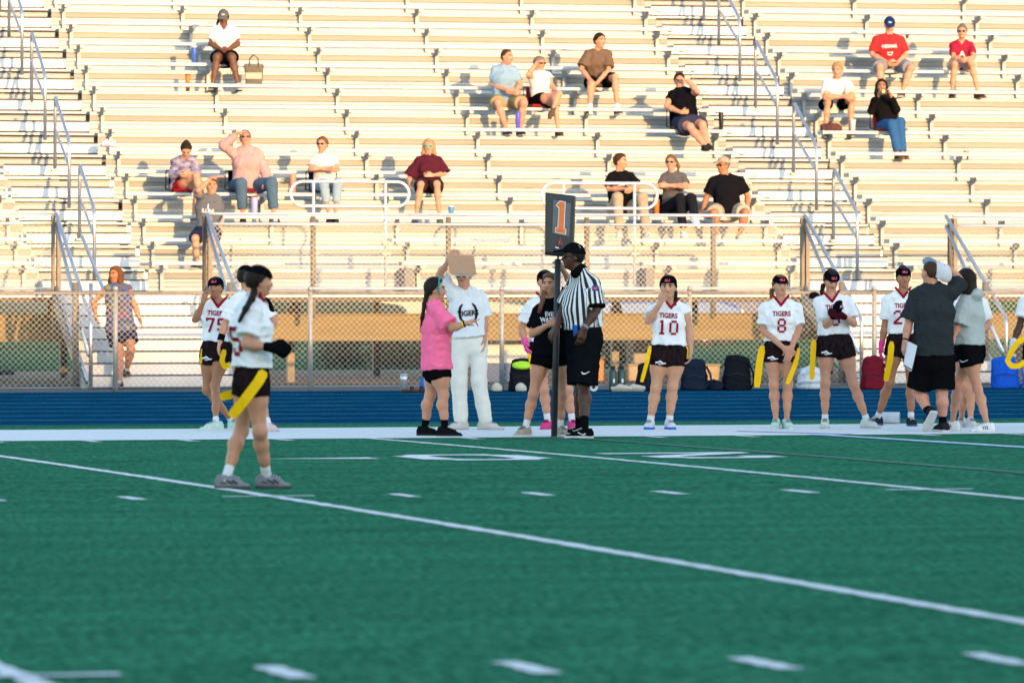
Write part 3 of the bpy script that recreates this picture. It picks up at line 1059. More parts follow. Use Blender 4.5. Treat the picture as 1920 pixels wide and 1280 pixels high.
def person(label, J, d, yaw=0, pitch=0, skin='fair', hair='brown', hstyle='short', g=None, hs=None, feet=None, seated=None,
           top=None, bottom=None, shoe=None, sock=None, hat=None, glasses=None, tail=None, gloves=None, hands=None, vox=.009,
           group=None, female=True, seed=1, extras=None, belly=0.0, beard=None):
    """J: joint -> (photo x, photo y, depth offset in metres). A = right hand side of the body, B = left hand side.
    feet: dict A/B -> (x, sole z, depth offset, toe direction in degrees: 0 towards camera, 90 picture right)"""
    if g is None: g = .9 if female else .97
    if hs is None: hs = .9 if female else .95
    root = W(J['hA'][0] * .5 + J['hB'][0] * .5, YH, d)
    rx = (J['hA'][0] * .5 + J['hB'][0] * .5 - CX) * d / FPX
    base_z = feet['base']
    root_e = empty("person", (root.x, root.y, base_z), -TH, label=label, category="person", group=group)

    def L(p):   # pixel joint to local coordinates (right, away, up)
        dd = d + p[2]
        return V3((p[0] - CX) * dd / FPX - rx * 1.0, p[2], CAMH - (p[1] - YH) * dd / FPX - base_z)
    j = {k: L(v) for k, v in J.items() if not k.startswith('_')}
    sk = skin_mat(skin); hm = hair_mat(hair)
    upv = V3(0, 0, 1)
    hipc = (j['hA'] + j['hB']) / 2
    shc = (j['sA'] + j['sB']) / 2
    spine = nrm(j['nk'] - hipc)
    wd = nrm((j['sB'] - j['sA'])); wd = nrm(wd - spine * (wd @ spine))
    whip = nrm(j['hB'] - j['hA'])
    front = np.cross(wd, spine)
    # head frame
    ya, pa = math.radians(yaw), math.radians(pitch)
    fd = V3(math.sin(ya) * math.cos(pa), -math.cos(ya) * math.cos(pa), math.sin(pa))
    sd = nrm(np.cross(upv, fd)); sd = -sd      # towards the person's right... sign is irrelevant by symmetry
    ud = nrm(np.cross(fd, -sd)) if np.cross(fd, -sd)[2] > 0 else nrm(np.cross(-sd, fd))
    if ud[2] < 0: ud = -ud
    HA = (sd, fd, ud)
    hc = j['hd']
    q = hs

    # feet
    ank, toe, sole = {}, {}, {}
    for s in 'AB':
        F = feet.get(s)
        if F is None: continue
        if len(F) == 4:
            x, sz, dd_, ang = F
            dd = d + dd_
            p = V3((x - CX) * dd / FPX - rx, dd_, sz - base_z)
            a = math.radians(ang)
            td = V3(math.sin(a), -math.cos(a), 0)
            n_ = upv
        else:      # lifted foot: ankle pixel, toe pixel
            p_ank, p_toe = L(F[0]), L(F[1])
            td = nrm(p_toe - p_ank); n_ = nrm(F[2]) if len(F) > 2 else upv
            n_ = nrm(n_ - td * (td @ n_))
            p = p_ank - n_ * .075
        ank[s] = p + n_ * .075
        sole[s] = (p, td, n_)
        toe[s] = p + td * .17 + n_ * .03

    sw = .5 * np.linalg.norm(j['sB'] - j['sA'])
    # ----- body
    allp = list(j.values()) + list(ank.values()) + list(toe.values())
    lo = np.min(allp, 0) - .22; hi = np.max(allp, 0) + .22
    F_ = Field(lo, hi, vox)

    def torso(F, inf, hem=None, k=.05, hemw=None):
        wst = hipc + spine * np.linalg.norm(j['nk'] - hipc) * .38
        cht = hipc + (shc - hipc) * .74
        top_ = shc + (j['nk'] - shc) * .1
        hw, ww, cw = (.155, .122, .14) if female else (.15, .135, .16)
        hd_, wdp, cd = (.108, .092, .108) if female else (.105, .10, .115)
        hw *= g; ww *= g; cw *= g; hd_ *= g; wdp *= g; cd *= g
        if hem is None:
            F.ec(hipc - spine * .06, wst, wd * .4 + whip * .6, (hw + inf, hd_ + inf), (ww + inf, wdp + inf + belly), k, p=2.2)
        else:
            hp = hipc - spine * hem
            e = hemw if hemw is not None else .01
            F.ec(wst, hp, wd * .4 + whip * .6, (max(ww, .8 * hw) + inf + .006, wdp + inf + belly), (hw + inf + e, hd_ + inf + e + belly * .5), k, flat=True, p=2.3)
        F.ec(wst, cht, wd, (ww + inf, wdp + inf + belly), (cw + inf, cd + inf), k, p=2.2)
        F.ec(cht, top_, wd, (cw + inf, cd + inf), (max(sw * .80, .1) + inf * .4, .062 * g + inf * .7), k, p=2.2)
        if female:
            for s in (-1, 1):
                F.el(cht + front * (cd * .55 + inf) + wd * s * .062 * g - spine * .01, (wd, spine, front), (.062 * g + inf * .3, .06 * g + inf * .3, .05 * g + inf * .2), k * 1.2)
        for s in ('sA', 'sB'):
            F.rc(j['nk'] + (hc - j['nk']) * .03, j[s], .042 * g + inf * .4, .039 * g + inf * .65, k)

    torso(F_, 0.0)
    F_.rc(j['nk'] - spine * .03, hc - ud * .05 * q - fd * .02, .052 * q * (1.0 if female else 1.15) * min(g, 1.15), .048 * q * (1.0 if female else 1.15), .03)
    # head
    F_.el(hc + ud * .022 * q - fd * .012 * q, HA, (.074 * q, .093 * q, .092 * q), .01)
    F_.el(hc - ud * .045 * q + fd * .022 * q, HA, (.056 * q, .062 * q, .068 * q), .045)
    F_.el(hc - ud * .085 * q + fd * .055 * q, HA, (.026 * q, .024 * q, .022 * q), .03)
    F_.rc(hc + fd * .082 * q + ud * .012 * q, hc + fd * .103 * q - ud * .022 * q, .009 * q, .0145 * q, .015)
    F_.el(hc + fd * .070 * q + ud * .030 * q, HA, (.046 * q, .018 * q, .013 * q), .02)
    F_.el(hc + fd * .079 * q - ud * .052 * q, HA, (.024 * q, .012 * q, .011 * q), .012)
    for s in (-1, 1):
        F_.el(hc + sd * s * .076 * q - ud * .005 * q - fd * .01 * q, HA, (.012, .02, .032), .006)
        F_.el(hc + sd * s * .036 * q + fd * .06 * q - ud * .022 * q, HA, (.024 * q, .022 * q, .024 * q), .02)
    for s in (-1, 1):
        F_.el(hc + sd * s * .032 * q + fd * .098 * q + ud * .008 * q, HA, (.018 * q, .016 * q, .012 * q), .0, cut=True)
    ag = g ** .8
    hinfo = {}
    for s in 'AB':
        S, E, Wr = j['s' + s], j['e' + s], j['w' + s]
        F_.rc(S, S + (E - S) * .35, .043 * ag, .046 * ag, .03)
        F_.rc(S + (E - S) * .3, E, .046 * ag, .036 * ag, .03)
        F_.rc(E, E + (Wr - E) * .35, .036 * ag, .041 * ag, .02)
        F_.rc(E + (Wr - E) * .3, Wr, .040 * ag, .026 * ag, .02)
        hinfo[s] = hand_prims(j, s, Wr, E, hands.get(s) if hands else None, front, wd, upv, (.96 if female else 1.1))
        add_hand(F_, hinfo[s], 0.0)
    lg = g
    for s in 'AB':
        H, K = j['h' + s], j['k' + s]
        A_ = ank.get(s)
        F_.rc(H, H + (K - H) * .45, .088 * lg, .080 * lg, .04)
        F_.rc(H + (K - H) * .4, K, .080 * lg, .047 * lg, .04)
        F_.el(K + nrm(fr_knee(H, K, A_, front)) * .010, (wd, spine, front), (.043 * lg,) * 3, .04)
        if A_ is not None:
            back = -fr_knee(H, K, A_, front)
            C_ = K + (A_ - K) * .30 + back * .014
            F_.rc(K, C_, .045 * lg, .054 * lg, .03)
            F_.rc(C_, K + (A_ - K) * .62, .054 * lg, .038 * lg, .03)
            F_.rc(K + (A_ - K) * .58, A_, .038 * lg, .0275 * lg, .03)
            p, td, n_ = sole[s]
            F_.rc(A_ - n_ * .03 - td * .02, p + td * .105 + n_ * .022, .028, .014, .02)
    body = obj("body", F_.mesh("body"), sk, root_e)

    # ----- face
    eye_dark = M_IRIS
    fb = MB()
    def blob(name, c, r, m, par=body):
        F2 = Field(np.array(c) - max(r) - .012, np.array(c) + max(r) + .012, .0045)
        F2.el(c, HA, r, .001)
        return obj(name, F2.mesh(name), m, par)
    if glasses is None:
        for s in (-1, 1):
            ec_ = hc + sd * s * .032 * q + fd * .080 * q + ud * .008 * q
            blob("eye", ec_, (.0165 * q, .008 * q, .0085 * q), M_EYEW)
            blob("iris", ec_ + fd * .0045 * q + ud * .001, (.012 * q, .0065 * q, .0085 * q), M_IRIS)
            F2 = Field(ec_ - .05, ec_ + .06, .005)
            F2.rc(ec_ - sd * s * .016 * q + ud * .020 * q + fd * .007 * q, ec_ + sd * s * .019 * q + ud * .021 * q - fd * .004 * q, .0075, .0055, .001)
            obj("eyebrow", F2.mesh("eyebrow"), hm if hair not in ('blond', 'grey') else hair_mat('lightbrown'), body)
    else:
        lm = M_LENSG if glasses == 'green' else M_LENS
        gp = obj("sunglasses", None_mesh(), None, body)
        F2 = Field(hc - .14, hc + .14, .006)
        for s in (-1, 1):
            F2.el(hc + sd * s * .034 * q + fd * .091 * q + ud * .008 * q, HA, (.031 * q, .008, .021 * q), .002)
            F2.rc(hc + sd * s * .062 * q + fd * .082 * q + ud * .013 * q, hc + sd * s * .082 * q - fd * .005 * q + ud * .013 * q, .005, .005, .002)
        F2.rc(hc - sd * .02 * q + fd * .095 * q + ud * .014 * q, hc + sd * .02 * q + fd * .095 * q + ud * .014 * q, .005, .005, .002)
        gp.data = F2.mesh("sunglasses"); gp.data.materials.append(lm)
    lipc = tuple(np.array(SKIN[skin]) * np.array((.62, .34, .36)))
    blob("mouth", hc + fd * .0865 * q - ud * .051 * q, (.025 * q, .011 * q, .008 * q), mat("lips_" + skin, lipc, .4))

    # ----- hair
    if hstyle != 'none':
        FH = Field(np.minimum(hc - .2, np.min([L(p) for p in tail], 0) - .1) if tail else hc - .42,
                   np.maximum(hc + .2, np.max([L(p) for p in tail], 0) + .1) if tail else hc + .2, .008)
        # front limit of the hair: an inclined plane above the forehead and behind the face
        n1 = nrm(fd * .80 - ud * .60)
        p1 = hc + fd * (.028 if hstyle != 'buzz' else .02) * q + ud * .035 * q
        th_ = .014 if hstyle not in ('buzz', 'short') else (.007 if hstyle == 'buzz' else .016)
        FH.el(hc + ud * .024 * q - fd * .014 * q, HA, (.076 * q + th_, .096 * q + th_, .094 * q + th_), .01,
              inter=[(p1, n1), (hc - ud * (.055 if hstyle in ('short', 'buzz') else .075) * q, -ud)])
        if hstyle in ('long', 'bob', 'half'):
            ln = {'long': .27, 'bob': .17, 'half': .22}[hstyle]
            for s in (-1, 1):
                a0 = hc + sd * s * .07 * q - fd * .01 * q + ud * .02
                a1 = hc + sd * s * .082 * q - fd * .0 - ud * .09
                a2 = hc + sd * s * (.085 if hstyle == 'bob' else .095) * q + fd * (.02 if hstyle == 'long' else -.03) - ud * ln
                FH.rc(a0, a1, .028, .034, .03); FH.rc(a1, a2, .034, .022, .03)
            FH.ec(hc - fd * .06 * q + ud * .02, hc - fd * .075 * q - ud * (ln - .02), sd, (.085, .05), (.085, .032), .03)
        if hstyle == 'bun':
            FH.el(hc + ud * .112 * q - fd * .045 * q, HA, (.042, .042, .038), .015)
        if hstyle == 'lowbun':
            FH.el(hc - ud * .0 * q - fd * .12 * q, HA, (.04, .04, .04), .015)
        if tail:
            tp = [L(p) for p in tail]
            for i in range(len(tp) - 1):
                r0 = .025 * (1 - .6 * i / len(tp)); r1 = .025 * (1 - .6 * (i + 1) / len(tp))
                FH.rc(tp[i], tp[i + 1], r0, r1, .02)
        FH.folds(.004, .03, seed + 50)
        obj("hair", FH.mesh("hair"), hm, root_e)
    if hat: hats(root_e, hat, hc, HA, q, hm)

    # ----- clothes
    ret = dict(root=root_e, j=j, front=front, wd=wd, spine=spine, hipc=hipc, shc=shc, L=L, fd=fd, hc=hc, body=body, HA=HA, sole=sole, ank=ank, hinfo=hinfo)
    if top:
        inf = top.get('inf', .022)
        FT = Field(lo, hi, vox * 1.1)
        hem = top.get('hem', .08)
        torso(FT, inf, hem, hemw=top.get('hemw'))
        sl = top.get('sleeve', .6)
        if not isinstance(sl, dict): sl = {'A': sl, 'B': sl}
        for s in 'AB':
            S, E, Wr = j['s' + s], j['e' + s], j['w' + s]
            v = sl[s]
            loose = top.get('loose', .018)
            if v <= 0: continue
            if v <= 1:
                FT.rc(S, S + (E - S) * v, .042 * ag + inf * .7, .044 * ag + loose + inf * .4, .03, flat=True)
            else:
                FT.rc(S, E, .043 * ag + inf * .7, .038 * ag + loose, .03)
                FT.rc(E, E + (Wr - E) * (v - 1), .040 * ag + loose, .030 * ag + loose * .6, .03, flat=True)
        if top.get('hood'):
            FT.el(j['nk'] - front * .085 - spine * .01, (wd, spine, front), (.105, .055, .05), .04)
        FT.folds(top.get('fold', .0085), top.get('wl', .10), seed)
        # neck opening
        FT.rc_cut(j['nk'] + spine * .015, hc, .066 * q, .07 * q)
        nv = top.get('vneck', 0.0)
        if nv > 0:
            X, Y, Z = FT.pts((slice(None),) * 3)
            o_ = j['nk'] + spine * .03
            px, py, pz = X - o_[0], Y - o_[1], Z - o_[2]
            sdw = np.abs(px * wd[0] + py * wd[1] + pz * wd[2])
            dn = -(px * spine[0] + py * spine[1] + pz * spine[2])
            fr = px * front[0] + py * front[1] + pz * front[2]
            w_ = np.maximum(np.maximum(sdw * .87 - (nv + .03 - dn) * .5, -fr + .0), dn - nv - .05)
            FT.V = np.maximum(FT.V, -w_.astype(np.float32))
        tm = FT.mesh("shirt")
        M_ = top['mat'] if 'mat' in top else cloth(top['col'])
        sh = obj("shirt", tm, M_, root_e)
        ret['shirt'] = sh
        bv = BVHTree.FromPolygons([v.co for v in tm.vertices], [p.vertices for p in tm.polygons])
        if top.get('trim'):
            pts = []
            tipd = nv + .035 if nv else .05
            for t in np.linspace(-1, 1, 13):
                if nv:
                    a = .078 * t * (1 if abs(t) < .99 else 1)
                    dn = tipd * (1 - abs(t)) - .02 * abs(t)
                else:
                    a = .085 * math.sin(t * 1.57); dn = .045 * math.cos(t * 1.57) - .01
                o_ = j['nk'] + spine * .03 + wd * a - spine * dn
                h_ = bv.ray_cast(Vector(o_ + front * .3), Vector(-front), .6)
                if h_[0] is not None: pts.append(np.array(h_[0]) + front * .001)
                else: pts.append(o_ + front * .02)
            FC = Field(np.min(pts, 0) - .05, np.max(pts, 0) + .05, .006)
            for i in range(len(pts) - 1): FC.rc(pts[i], pts[i + 1], .0125, .0125, .004)
            obj("collar", FC.mesh("collar"), cloth(top['trim']), sh)
        for (kind, val, dy, hgt, m_) in top.get('print', ()):
            vf = text_mesh(val, hgt, .03, top.get('tsx', 1.15)) if kind == 'text' else (number_mesh(val, hgt) if kind == 'num' else strokes_mesh(val))
            side = top.get('pside', 1)
            decal("printed_" + ("number" if kind == 'num' else "lettering" if kind == 'text' else "emblem"), vf, tm, shc - spine * dy + wd * top.get('pdx', 0.0), wd * side, spine, front * side, m_, sh, off=.008)
    if bottom:
        FB = Field(lo, hi, vox * 1.1)
        inf = bottom.get('inf', .018)
        kind = bottom['kind']
        hw, hd_ = (.155 if female else .15) * g, (.108 if female else .105) * g
        wst = hipc + spine * bottom.get('rise', .12)
        FB.ec(hipc - spine * .05, wst, wd * .3 + whip * .7, (hw + inf, hd_ + inf + belly * .4), (hw * .84 + inf * .4, hd_ * .88 + inf * .4 + belly * .7), .03, flat=True, p=2.3)
        ln = bottom.get('len', .35)
        for s in 'AB':
            H, K, A_ = j['h' + s], j['k' + s], ank.get(s)
            e = bottom.get('flare', .012)
            if kind == 'skirt':
                pass
            if ln <= 1:
                FB.rc(H, H + (K - H) * ln, .088 * lg + inf, (.086 - .022 * ln) * lg + inf + e, .035, flat=True)
            else:
                FB.rc(H, K, .088 * lg + inf, .058 * lg + inf + e * .5, .035)
                if A_ is not None:
                    FB.rc(K, K + (A_ - K) * (ln - 1), .058 * lg + inf + e * .5, .044 * lg + inf + e, .03, flat=bottom.get('cuff') is None)
                    if bottom.get('cuff'):
                        FB.rc(K + (A_ - K) * (ln - 1.06), K + (A_ - K) * (ln - 1), .05 * lg + inf, .038 * lg + inf * .5, .02)
        if kind == 'skirt':
            Hm = hipc
            Km = (j['kA'] + j['kB']) / 2
            FB.ec(Hm, Hm + (Km - Hm) * ln, whip, (hw + inf, hd_ + inf), (hw + inf + .03, hd_ + inf), .03, flat=True)
        FB.folds(bottom.get('fold', .005), bottom.get('wl', .11), seed + 9)
        bmsh = FB.mesh("shorts")
        nm = {'shorts': 'shorts', 'pants': 'trousers', 'skirt': 'skirt'}[kind]
        bo = obj(nm, bmsh, bottom['mat'] if 'mat' in bottom else cloth(bottom['col']), root_e)
        ret['bottom'] = bo
        for (vf, pos, m_) in bottom.get('print', ()):
            s = pos[0]; H, K = j['h' + s], j['k' + s]
            c_ = H + (K - H) * pos[1] + wd * pos[2]
            out = pos[3] if len(pos) > 3 else V3(0, -1, 0)
            decal("printed_emblem", vf, bmsh, c_, V3(-out[1], out[0], 0) * 1.0, upv, out, m_, bo, off=.005)
    for s in 'AB':
        if s in sole and shoe:
            p, td, n_ = sole[s]
            w_ = nrm(np.cross(td, n_))
            FS = Field(p - .26, p + .26, .0075)
            zs = .93 if female else 1.08
            FS.ec(p - td * .055 * zs + n_ * .036, p + td * .09 * zs + n_ * .034, w_, (.036 * zs, .036), (.043 * zs, .032), .01, p=2.6)
            FS.ec(p + td * .08 * zs + n_ * .029, p + td * .165 * zs + n_ * .020, w_, (.042 * zs, .028), (.030 * zs, .016), .02, p=2.4)
            FS.rc(p - td * .035 * zs + n_ * .05, p - td * .03 * zs + n_ * .088, .040 * zs, .040 * zs, .025)
            FS.rc(p + n_ * .070, p + td * .085 * zs + n_ * .038, .031, .026, .03)
            FS.plane(p + n_ * .002, -n_)
            if not shoe.get('high'): FS.plane(ank[s] + n_ * .022, n_)
            so = obj("shoe", FS.mesh("shoe"), cloth(shoe['col'], .6), root_e)
            FQ = Field(p - .26, p + .26, .0075)
            FQ.ec(p - td * .06 * zs + n_ * .012, p + td * .09 * zs + n_ * .012, w_, (.040 * zs, .03), (.047 * zs, .03), .01, p=2.6)
            FQ.ec(p + td * .08 * zs + n_ * .012, p + td * .168 * zs + n_ * .012, w_, (.046 * zs, .03), (.034 * zs, .024), .02, p=2.4)
            FQ.plane(p + n_ * .001, -n_); FQ.plane(p + n_ * shoe.get('sole_h', .022), n_)
            obj("sole", FQ.mesh("sole"), cloth(shoe.get('sole', (.6, .6, .6)), .6), so)
            if vox < .012:
                lace = MB()
                for i in range(5):
                    t_ = (.012 + .020 * i) * zs
                    hh_ = .1075 - .40 * t_
                    q0, q1 = p + td * t_ + n_ * hh_ - w_ * .024, p + td * (t_ + .006) + n_ * hh_ + w_ * .024
                    lace.tube([q0, (q0 + q1) / 2 + n_ * .006, q1], .004, 5)
                lc = (.5, .5, .5) if max(shoe['col']) < .3 else tuple(.45 * c_ for c_ in shoe['col'])
                lace.build("laces", cloth(lc), so)
                FHc = Field(p - .16, p + .16, .0075)
                FHc.ec(p - td * .062 * zs + n_ * .03, p - td * .055 * zs + n_ * .085, w_, (.030 * zs, .020), (.024 * zs, .016), .005)
                FHc.plane(p + n_ * .02, -n_)
                obj("heel_counter", FHc.mesh("heel_counter"), cloth(tuple(.6 * c_ for c_ in shoe['col'])), so)
            if shoe.get('stripe'):
                vf = shoe['stripe']
                for sg in (-1, 1):
                    decal("shoe_stripe", vf, so.data, p + td * .03 + n_ * .048, td * sg * (1 if True else 1), n_, w_ * -sg, cloth(shoe.get('stripe_col', (.02, .02, .02))), so, off=.003, cuts=1, rng=.12)
        if s in ank and sock:
            K, A_ = j['k' + s], ank[s]
            u_ = nrm(K - A_)
            FK = Field(np.minimum(A_, A_ + u_ * sock['h']) - .08, np.maximum(A_, A_ + u_ * sock['h']) + .08, .007)
            FK.rc(A_ - u_ * .02, A_ + u_ * sock['h'], .0355 * lg, .0375 * lg, .01, flat=True)
            obj("sock", FK.mesh("sock"), cloth(sock['col']), root_e)
        if gloves and s in gloves:
            pts_ = [t[0] for t in hinfo[s]] + [t[1] for t in hinfo[s]]
            FG = Field(np.min(pts_, 0) - .06, np.max(pts_, 0) + .06, .0065)
            add_hand(FG, hinfo[s], .0045)
            E, Wr = j['e' + s], j['w' + s]
            FG.rc(Wr + (E - Wr) * .14, Wr, .034, .032, .01)
            obj("glove", FG.mesh("glove"), cloth(gloves[s]), root_e)
    return ret


def None_mesh(): return bpy.data.meshes.new("m")


def fr_knee(H, K, A_, front):
    """direction a knee points to"""
    if A_ is None: return front
    mid = (H + A_) / 2
    v = K - mid
    if np.linalg.norm(v) < .05: return front
    return nrm(nrm(v) * min(1, np.linalg.norm(v) / .12) + front * .35)


def hand_prims(j, s, Wr, E, spec, front, wd, upv, k):
    """list of capsules: palm and five fingers. spec: dict(dir=vec, n=palm normal, curl=0..1, point=bool)"""
    dr = nrm(Wr - E); spec = spec or {}
    if 'dir' in spec: dr = nrm(np.array(spec['dir'], float))
    n_ = np.array(spec.get('n', -wd * (1 if s == 'B' else -1)), float)
    n_ = nrm(n_ - dr * (n_ @ dr))
    w_ = np.cross(dr, n_)
    # thumb side: towards the front of the body
    if 'thumb' in spec: tv = np.array(spec['thumb'], float)
    else: tv = front + upv * .3
    if w_ @ tv < 0: w_ = -w_
    c = spec.get('curl', .35)
    out = []
    for i, o in enumerate((.030, .010, -.010, -.028)):
        out.append((Wr + dr * .012 * k + w_ * o * .6 * k, Wr + dr * .082 * k + w_ * o * k, .017 * k, .0135 * k))
    for i, (o, ln) in enumerate(((.031, .072), (.0105, .08), (-.0105, .075), (-.03, .06))):
        ci = c
        if spec.get('point') and i == 0: ci = .02
        b = Wr + dr * .085 * k + w_ * o * k
        a1 = ci * 1.0; a2 = ci * 2.2
        d1 = nrm(dr * math.cos(a1) + n_ * math.sin(a1)); d2 = nrm(dr * math.cos(a2) + n_ * math.sin(a2))
        m_ = b + d1 * ln * .5 * k
        out.append((b, m_, .0092 * k, .0088 * k)); out.append((m_, m_ + d2 * ln * .5 * k, .0088 * k, .0075 * k))
    tb = Wr + dr * .025 * k + w_ * .026 * k
    tm_ = tb + nrm(dr * .7 + w_ * .65 + n_ * .25) * .04 * k
    out.append((tb, tm_, .0125 * k, .0105 * k)); out.append((tm_, tm_ + nrm(dr * .9 + w_ * .2 + n_ * .4 * (1 + c)) * .036 * k, .0105 * k, .0085 * k))
    return out


def add_hand(F, prims, inf):
    for i, (a, b, ra, rb) in enumerate(prims):
        F.rc(a, b, ra + inf, rb + inf, .012 if i < 4 else .004)


def hats(root_e, hat, hc, HA, q, hm):
    sd, fd, ud = HA
    kind = hat['kind']
    col = cloth(hat['col'])
    if kind == 'headband':
        F = Field(hc - .16, hc + .16, .007)
        ut = nrm(ud * math.cos(.42) + fd * math.sin(.42) * -1.0) if not hat.get('flat') else ud
        ut = nrm(ud + fd * hat.get('tilt', .28))
        c = hc + ud * .024 * q - fd * .014 * q
        F.el(c, HA, (.076 * q + .019, .096 * q + .019, .094 * q + .019), .005,
             inter=[(c + ut * hat.get('hi', .098) * q, ut), (c + ut * hat.get('lo', .030) * q, -ut)])
        o = obj("headband", F.mesh("headband"), col, root_e)
        if hat.get('logo'):
            vf = strokes_mesh([(-.022, -.008, -.022, .012, .009), (-.006, -.012, .008, .012, .009), (.010, -.01, .012, .012, .009), (.024, -.012, .022, .008, .008), (-.026, -.012, .026, -.012, .006)])
            decal("printed_emblem", vf, o.data, c + ut * .052 * q, nrm(np.cross(fd, ud)) * 1.0, ud, fd, cloth((.55, .08, .14), key="emblem_pinkred"), o, off=.003, cuts=1)
        return o
    if kind == 'cap':
        bk = -1 if hat.get('backward') else 1
        F = Field(hc - .26, hc + .26, .0075)
        c = hc + ud * .030 * q - fd * .010 * q
        A = hat.get('A', HA)
        s_, f_, u_ = A
        F.el(c, A, (.076 * q + .020, .096 * q + .020, .094 * q + .024), .005, inter=[(c + u_ * .015 * q, -nrm(u_ - f_ * .12))])
        bc = c + f_ * bk * .135 * q + u_ * .030 * q
        tl = hat.get('tilt', -.25)
        bf = nrm(f_ * bk + u_ * tl); bu = nrm(u_ - bf * (u_ @ bf))
        o = obj("cap", F.mesh("cap"), col, root_e)
        FB = Field(bc - .14, bc + .14, .006)
        FB.el(bc, (s_, bf, bu), (.078 * q, .075 * q, .011), .002)
        obj("brim", FB.mesh("brim"), cloth(hat.get('brim', hat['col'])), o)
        FBt = Field(c + u_ * .112 * q - .02, c + u_ * .112 * q + .02, .005)
        FBt.el(c + u_ * .116 * q, A, (.009, .009, .006), .001)
        obj("button", FBt.mesh("button"), cloth(hat.get('brim', hat['col'])), o)
        if hat.get('logo'):
            vf = strokes_mesh([(-.025, -.004, .025, -.004, .010), (-.02, .008, .022, .008, .006)])
            decal("printed_emblem", vf, o.data, c + u_ * .062 * q, nrm(np.cross(f_, u_)), u_, f_ * bk, cloth(hat['logo']), o, off=.003, cuts=1)
        if hat.get('seams'):
            for a_ in (-.5, .5, 0.0):
                pts = []
                for i in range(7):
                    t = -.9 + 1.8 * i / 6
                    v_ = nrm(s_ * math.sin(t) * math.cos(a_ * 2) + f_ * math.sin(t) * math.sin(a_ * 2 + .8) + u_ * math.cos(t))
                    pts.append(c + v_ * .099 * q + u_ * .014 * math.cos(t))
                FS = Field(np.min(pts, 0) - .02, np.max(pts, 0) + .02, .006)
                for i in range(6): FS.rc(pts[i], pts[i + 1], .0055, .0055, .001)
                obj("piping", FS.mesh("piping"), cloth((.6, .6, .6)), o)
        return o

# ------------------------------------------------------------------ the people, from left to right along the side line
def stand(label, J, fA, fB, **kw):
    ds = [ground_hit(f[0], f[1]) for f in (fA, fB) if f is not None and not isinstance(f[0], tuple)]
    d = kw.pop('d', None) or sum(ds) / len(ds)
    Yr = d * (CT - (J['hA'][0] - CX) / FPX * ST)
    gz = ground_z(Yr)
    feet = {'base': gz}
    for s, f in (('A', fA), ('B', fB)):
        if f is None: continue
        if len(f) == 3 and not isinstance(f[0], tuple):
            dd = ground_hit(f[0], f[1]) - d
            dd = max(-.35, min(.35, dd))
            feet[s] = (f[0], gz, dd, f[2])
        else:
            feet[s] = f
    J = {k: (v if len(v) == 3 else (v[0], v[1], 0.0)) for k, v in J.items()}
    for k in ('sA', 'sB'): J[k] = (J[k][0], J[k][1] + 2.5, J[k][2])
    return person(label, J, d, feet=feet, **kw)


def JJ(*a):
    return dict(zip(JN, a))


WH = WHITE
TIG = lambda n: [('text', 'TIGERS', .05, .068, M_RED), ('num', n, .168, .145, M_RED)]
JERSEY = dict(col=WH, sleeve=.72, hem=-.085, vneck=.045, trim=MAROON, inf=.022, tsx=.86, loose=.020)
PATTERN = mat("dark_patterned_shorts", (0.008, 0.005, 0.006), .8, col2=(0.026, 0.016, 0.018), scale=38, bump=.2, stretch=(1, 1, .5), spec=0.0)
EMB = strokes_mesh([(-.05, .0, .0, .012, .016), (-.01, .02, .03, -.012, .018), (.02, -.012, .055, -.004, .012), (-.02, -.012, .01, -.018, .010)])
SHORTS = dict(kind='shorts', mat=PATTERN, len=.36, inf=.018, flare=.012)
HB = dict(kind='headband', col=BLACKC, logo=True)


def flag(P, pts, w=.052, name="flag"):
    """flat yellow vinyl strip hanging from the belt, through photo points"""
    L = P['L']
    q = [L(p) for p in pts]
    # smooth the path
    path = []
    for i in range(len(q) - 1):
        for t in np.linspace(0, 1, 5)[:-1]: path.append(q[i] * (1 - t) + q[i + 1] * t)
    path.append(q[-1])
    mb = MB(); ring = []
    n = len(path)
    for i, p in enumerate(path):
        t = nrm(path[min(i + 1, n - 1)] - path[max(i - 1, 0)])
        s_ = nrm(np.cross(t, V3(.15, -1, .1)))
        wv = w * (.55 if i == 0 else (.75 if i == n - 1 else 1)) / 2
        o_ = nrm(np.cross(s_, t)) * .0018
        for c in (p + s_ * wv + o_, p - s_ * wv + o_, p - s_ * wv - o_, p + s_ * wv - o_): mb.v.append(tuple(c))
    for i in range(n - 1):
        for k in range(4):
            k2 = (k + 1) % 4
            mb.f.append((i * 4 + k, i * 4 + k2, i * 4 + 4 + k2, i * 4 + 4 + k))
    mb.f.append((3, 2, 1, 0)); mb.f.append(tuple(4 * (n - 1) + k for k in range(4)))
    return mb.build(name, YEL, P['root'])


def band(P, a, b, r, col, name):
    F = Field(np.minimum(a, b) - r - .03, np.maximum(a, b) + r + .03, .006)
    u_ = nrm(b - a)
    F.rc(a, b, r, r, .001, flat=True)
    F.plane(a, -u_)
    return obj(name, F.mesh(name), cloth(col), P['root'])


def wristband(P, s, r=.034, t0=.02, t1=.2, col=BLACKC, name="wristband"):
    j = P['j']; E_, Wr = j['e' + s], j['w' + s]
    return band(P, Wr + (E_ - Wr) * t0, Wr + (E_ - Wr) * t1, r, col, name)


def belt(P, col=BLACKC, z=.07):
    F = Field(P['hipc'] - .35, P['hipc'] + .35, .009)
    c = P['hipc'] + P['spine'] * z
    F.ec(c - P['spine'] * .02, c + P['spine'] * .02, P['wd'], (.185, .14), (.182, .138), .001, flat=True, p=2.3)
    F.plane(c - P['spine'] * .02, -P['spine'])
    return obj("flag_belt", F.mesh("flag_belt"), cloth(col), P['root'])


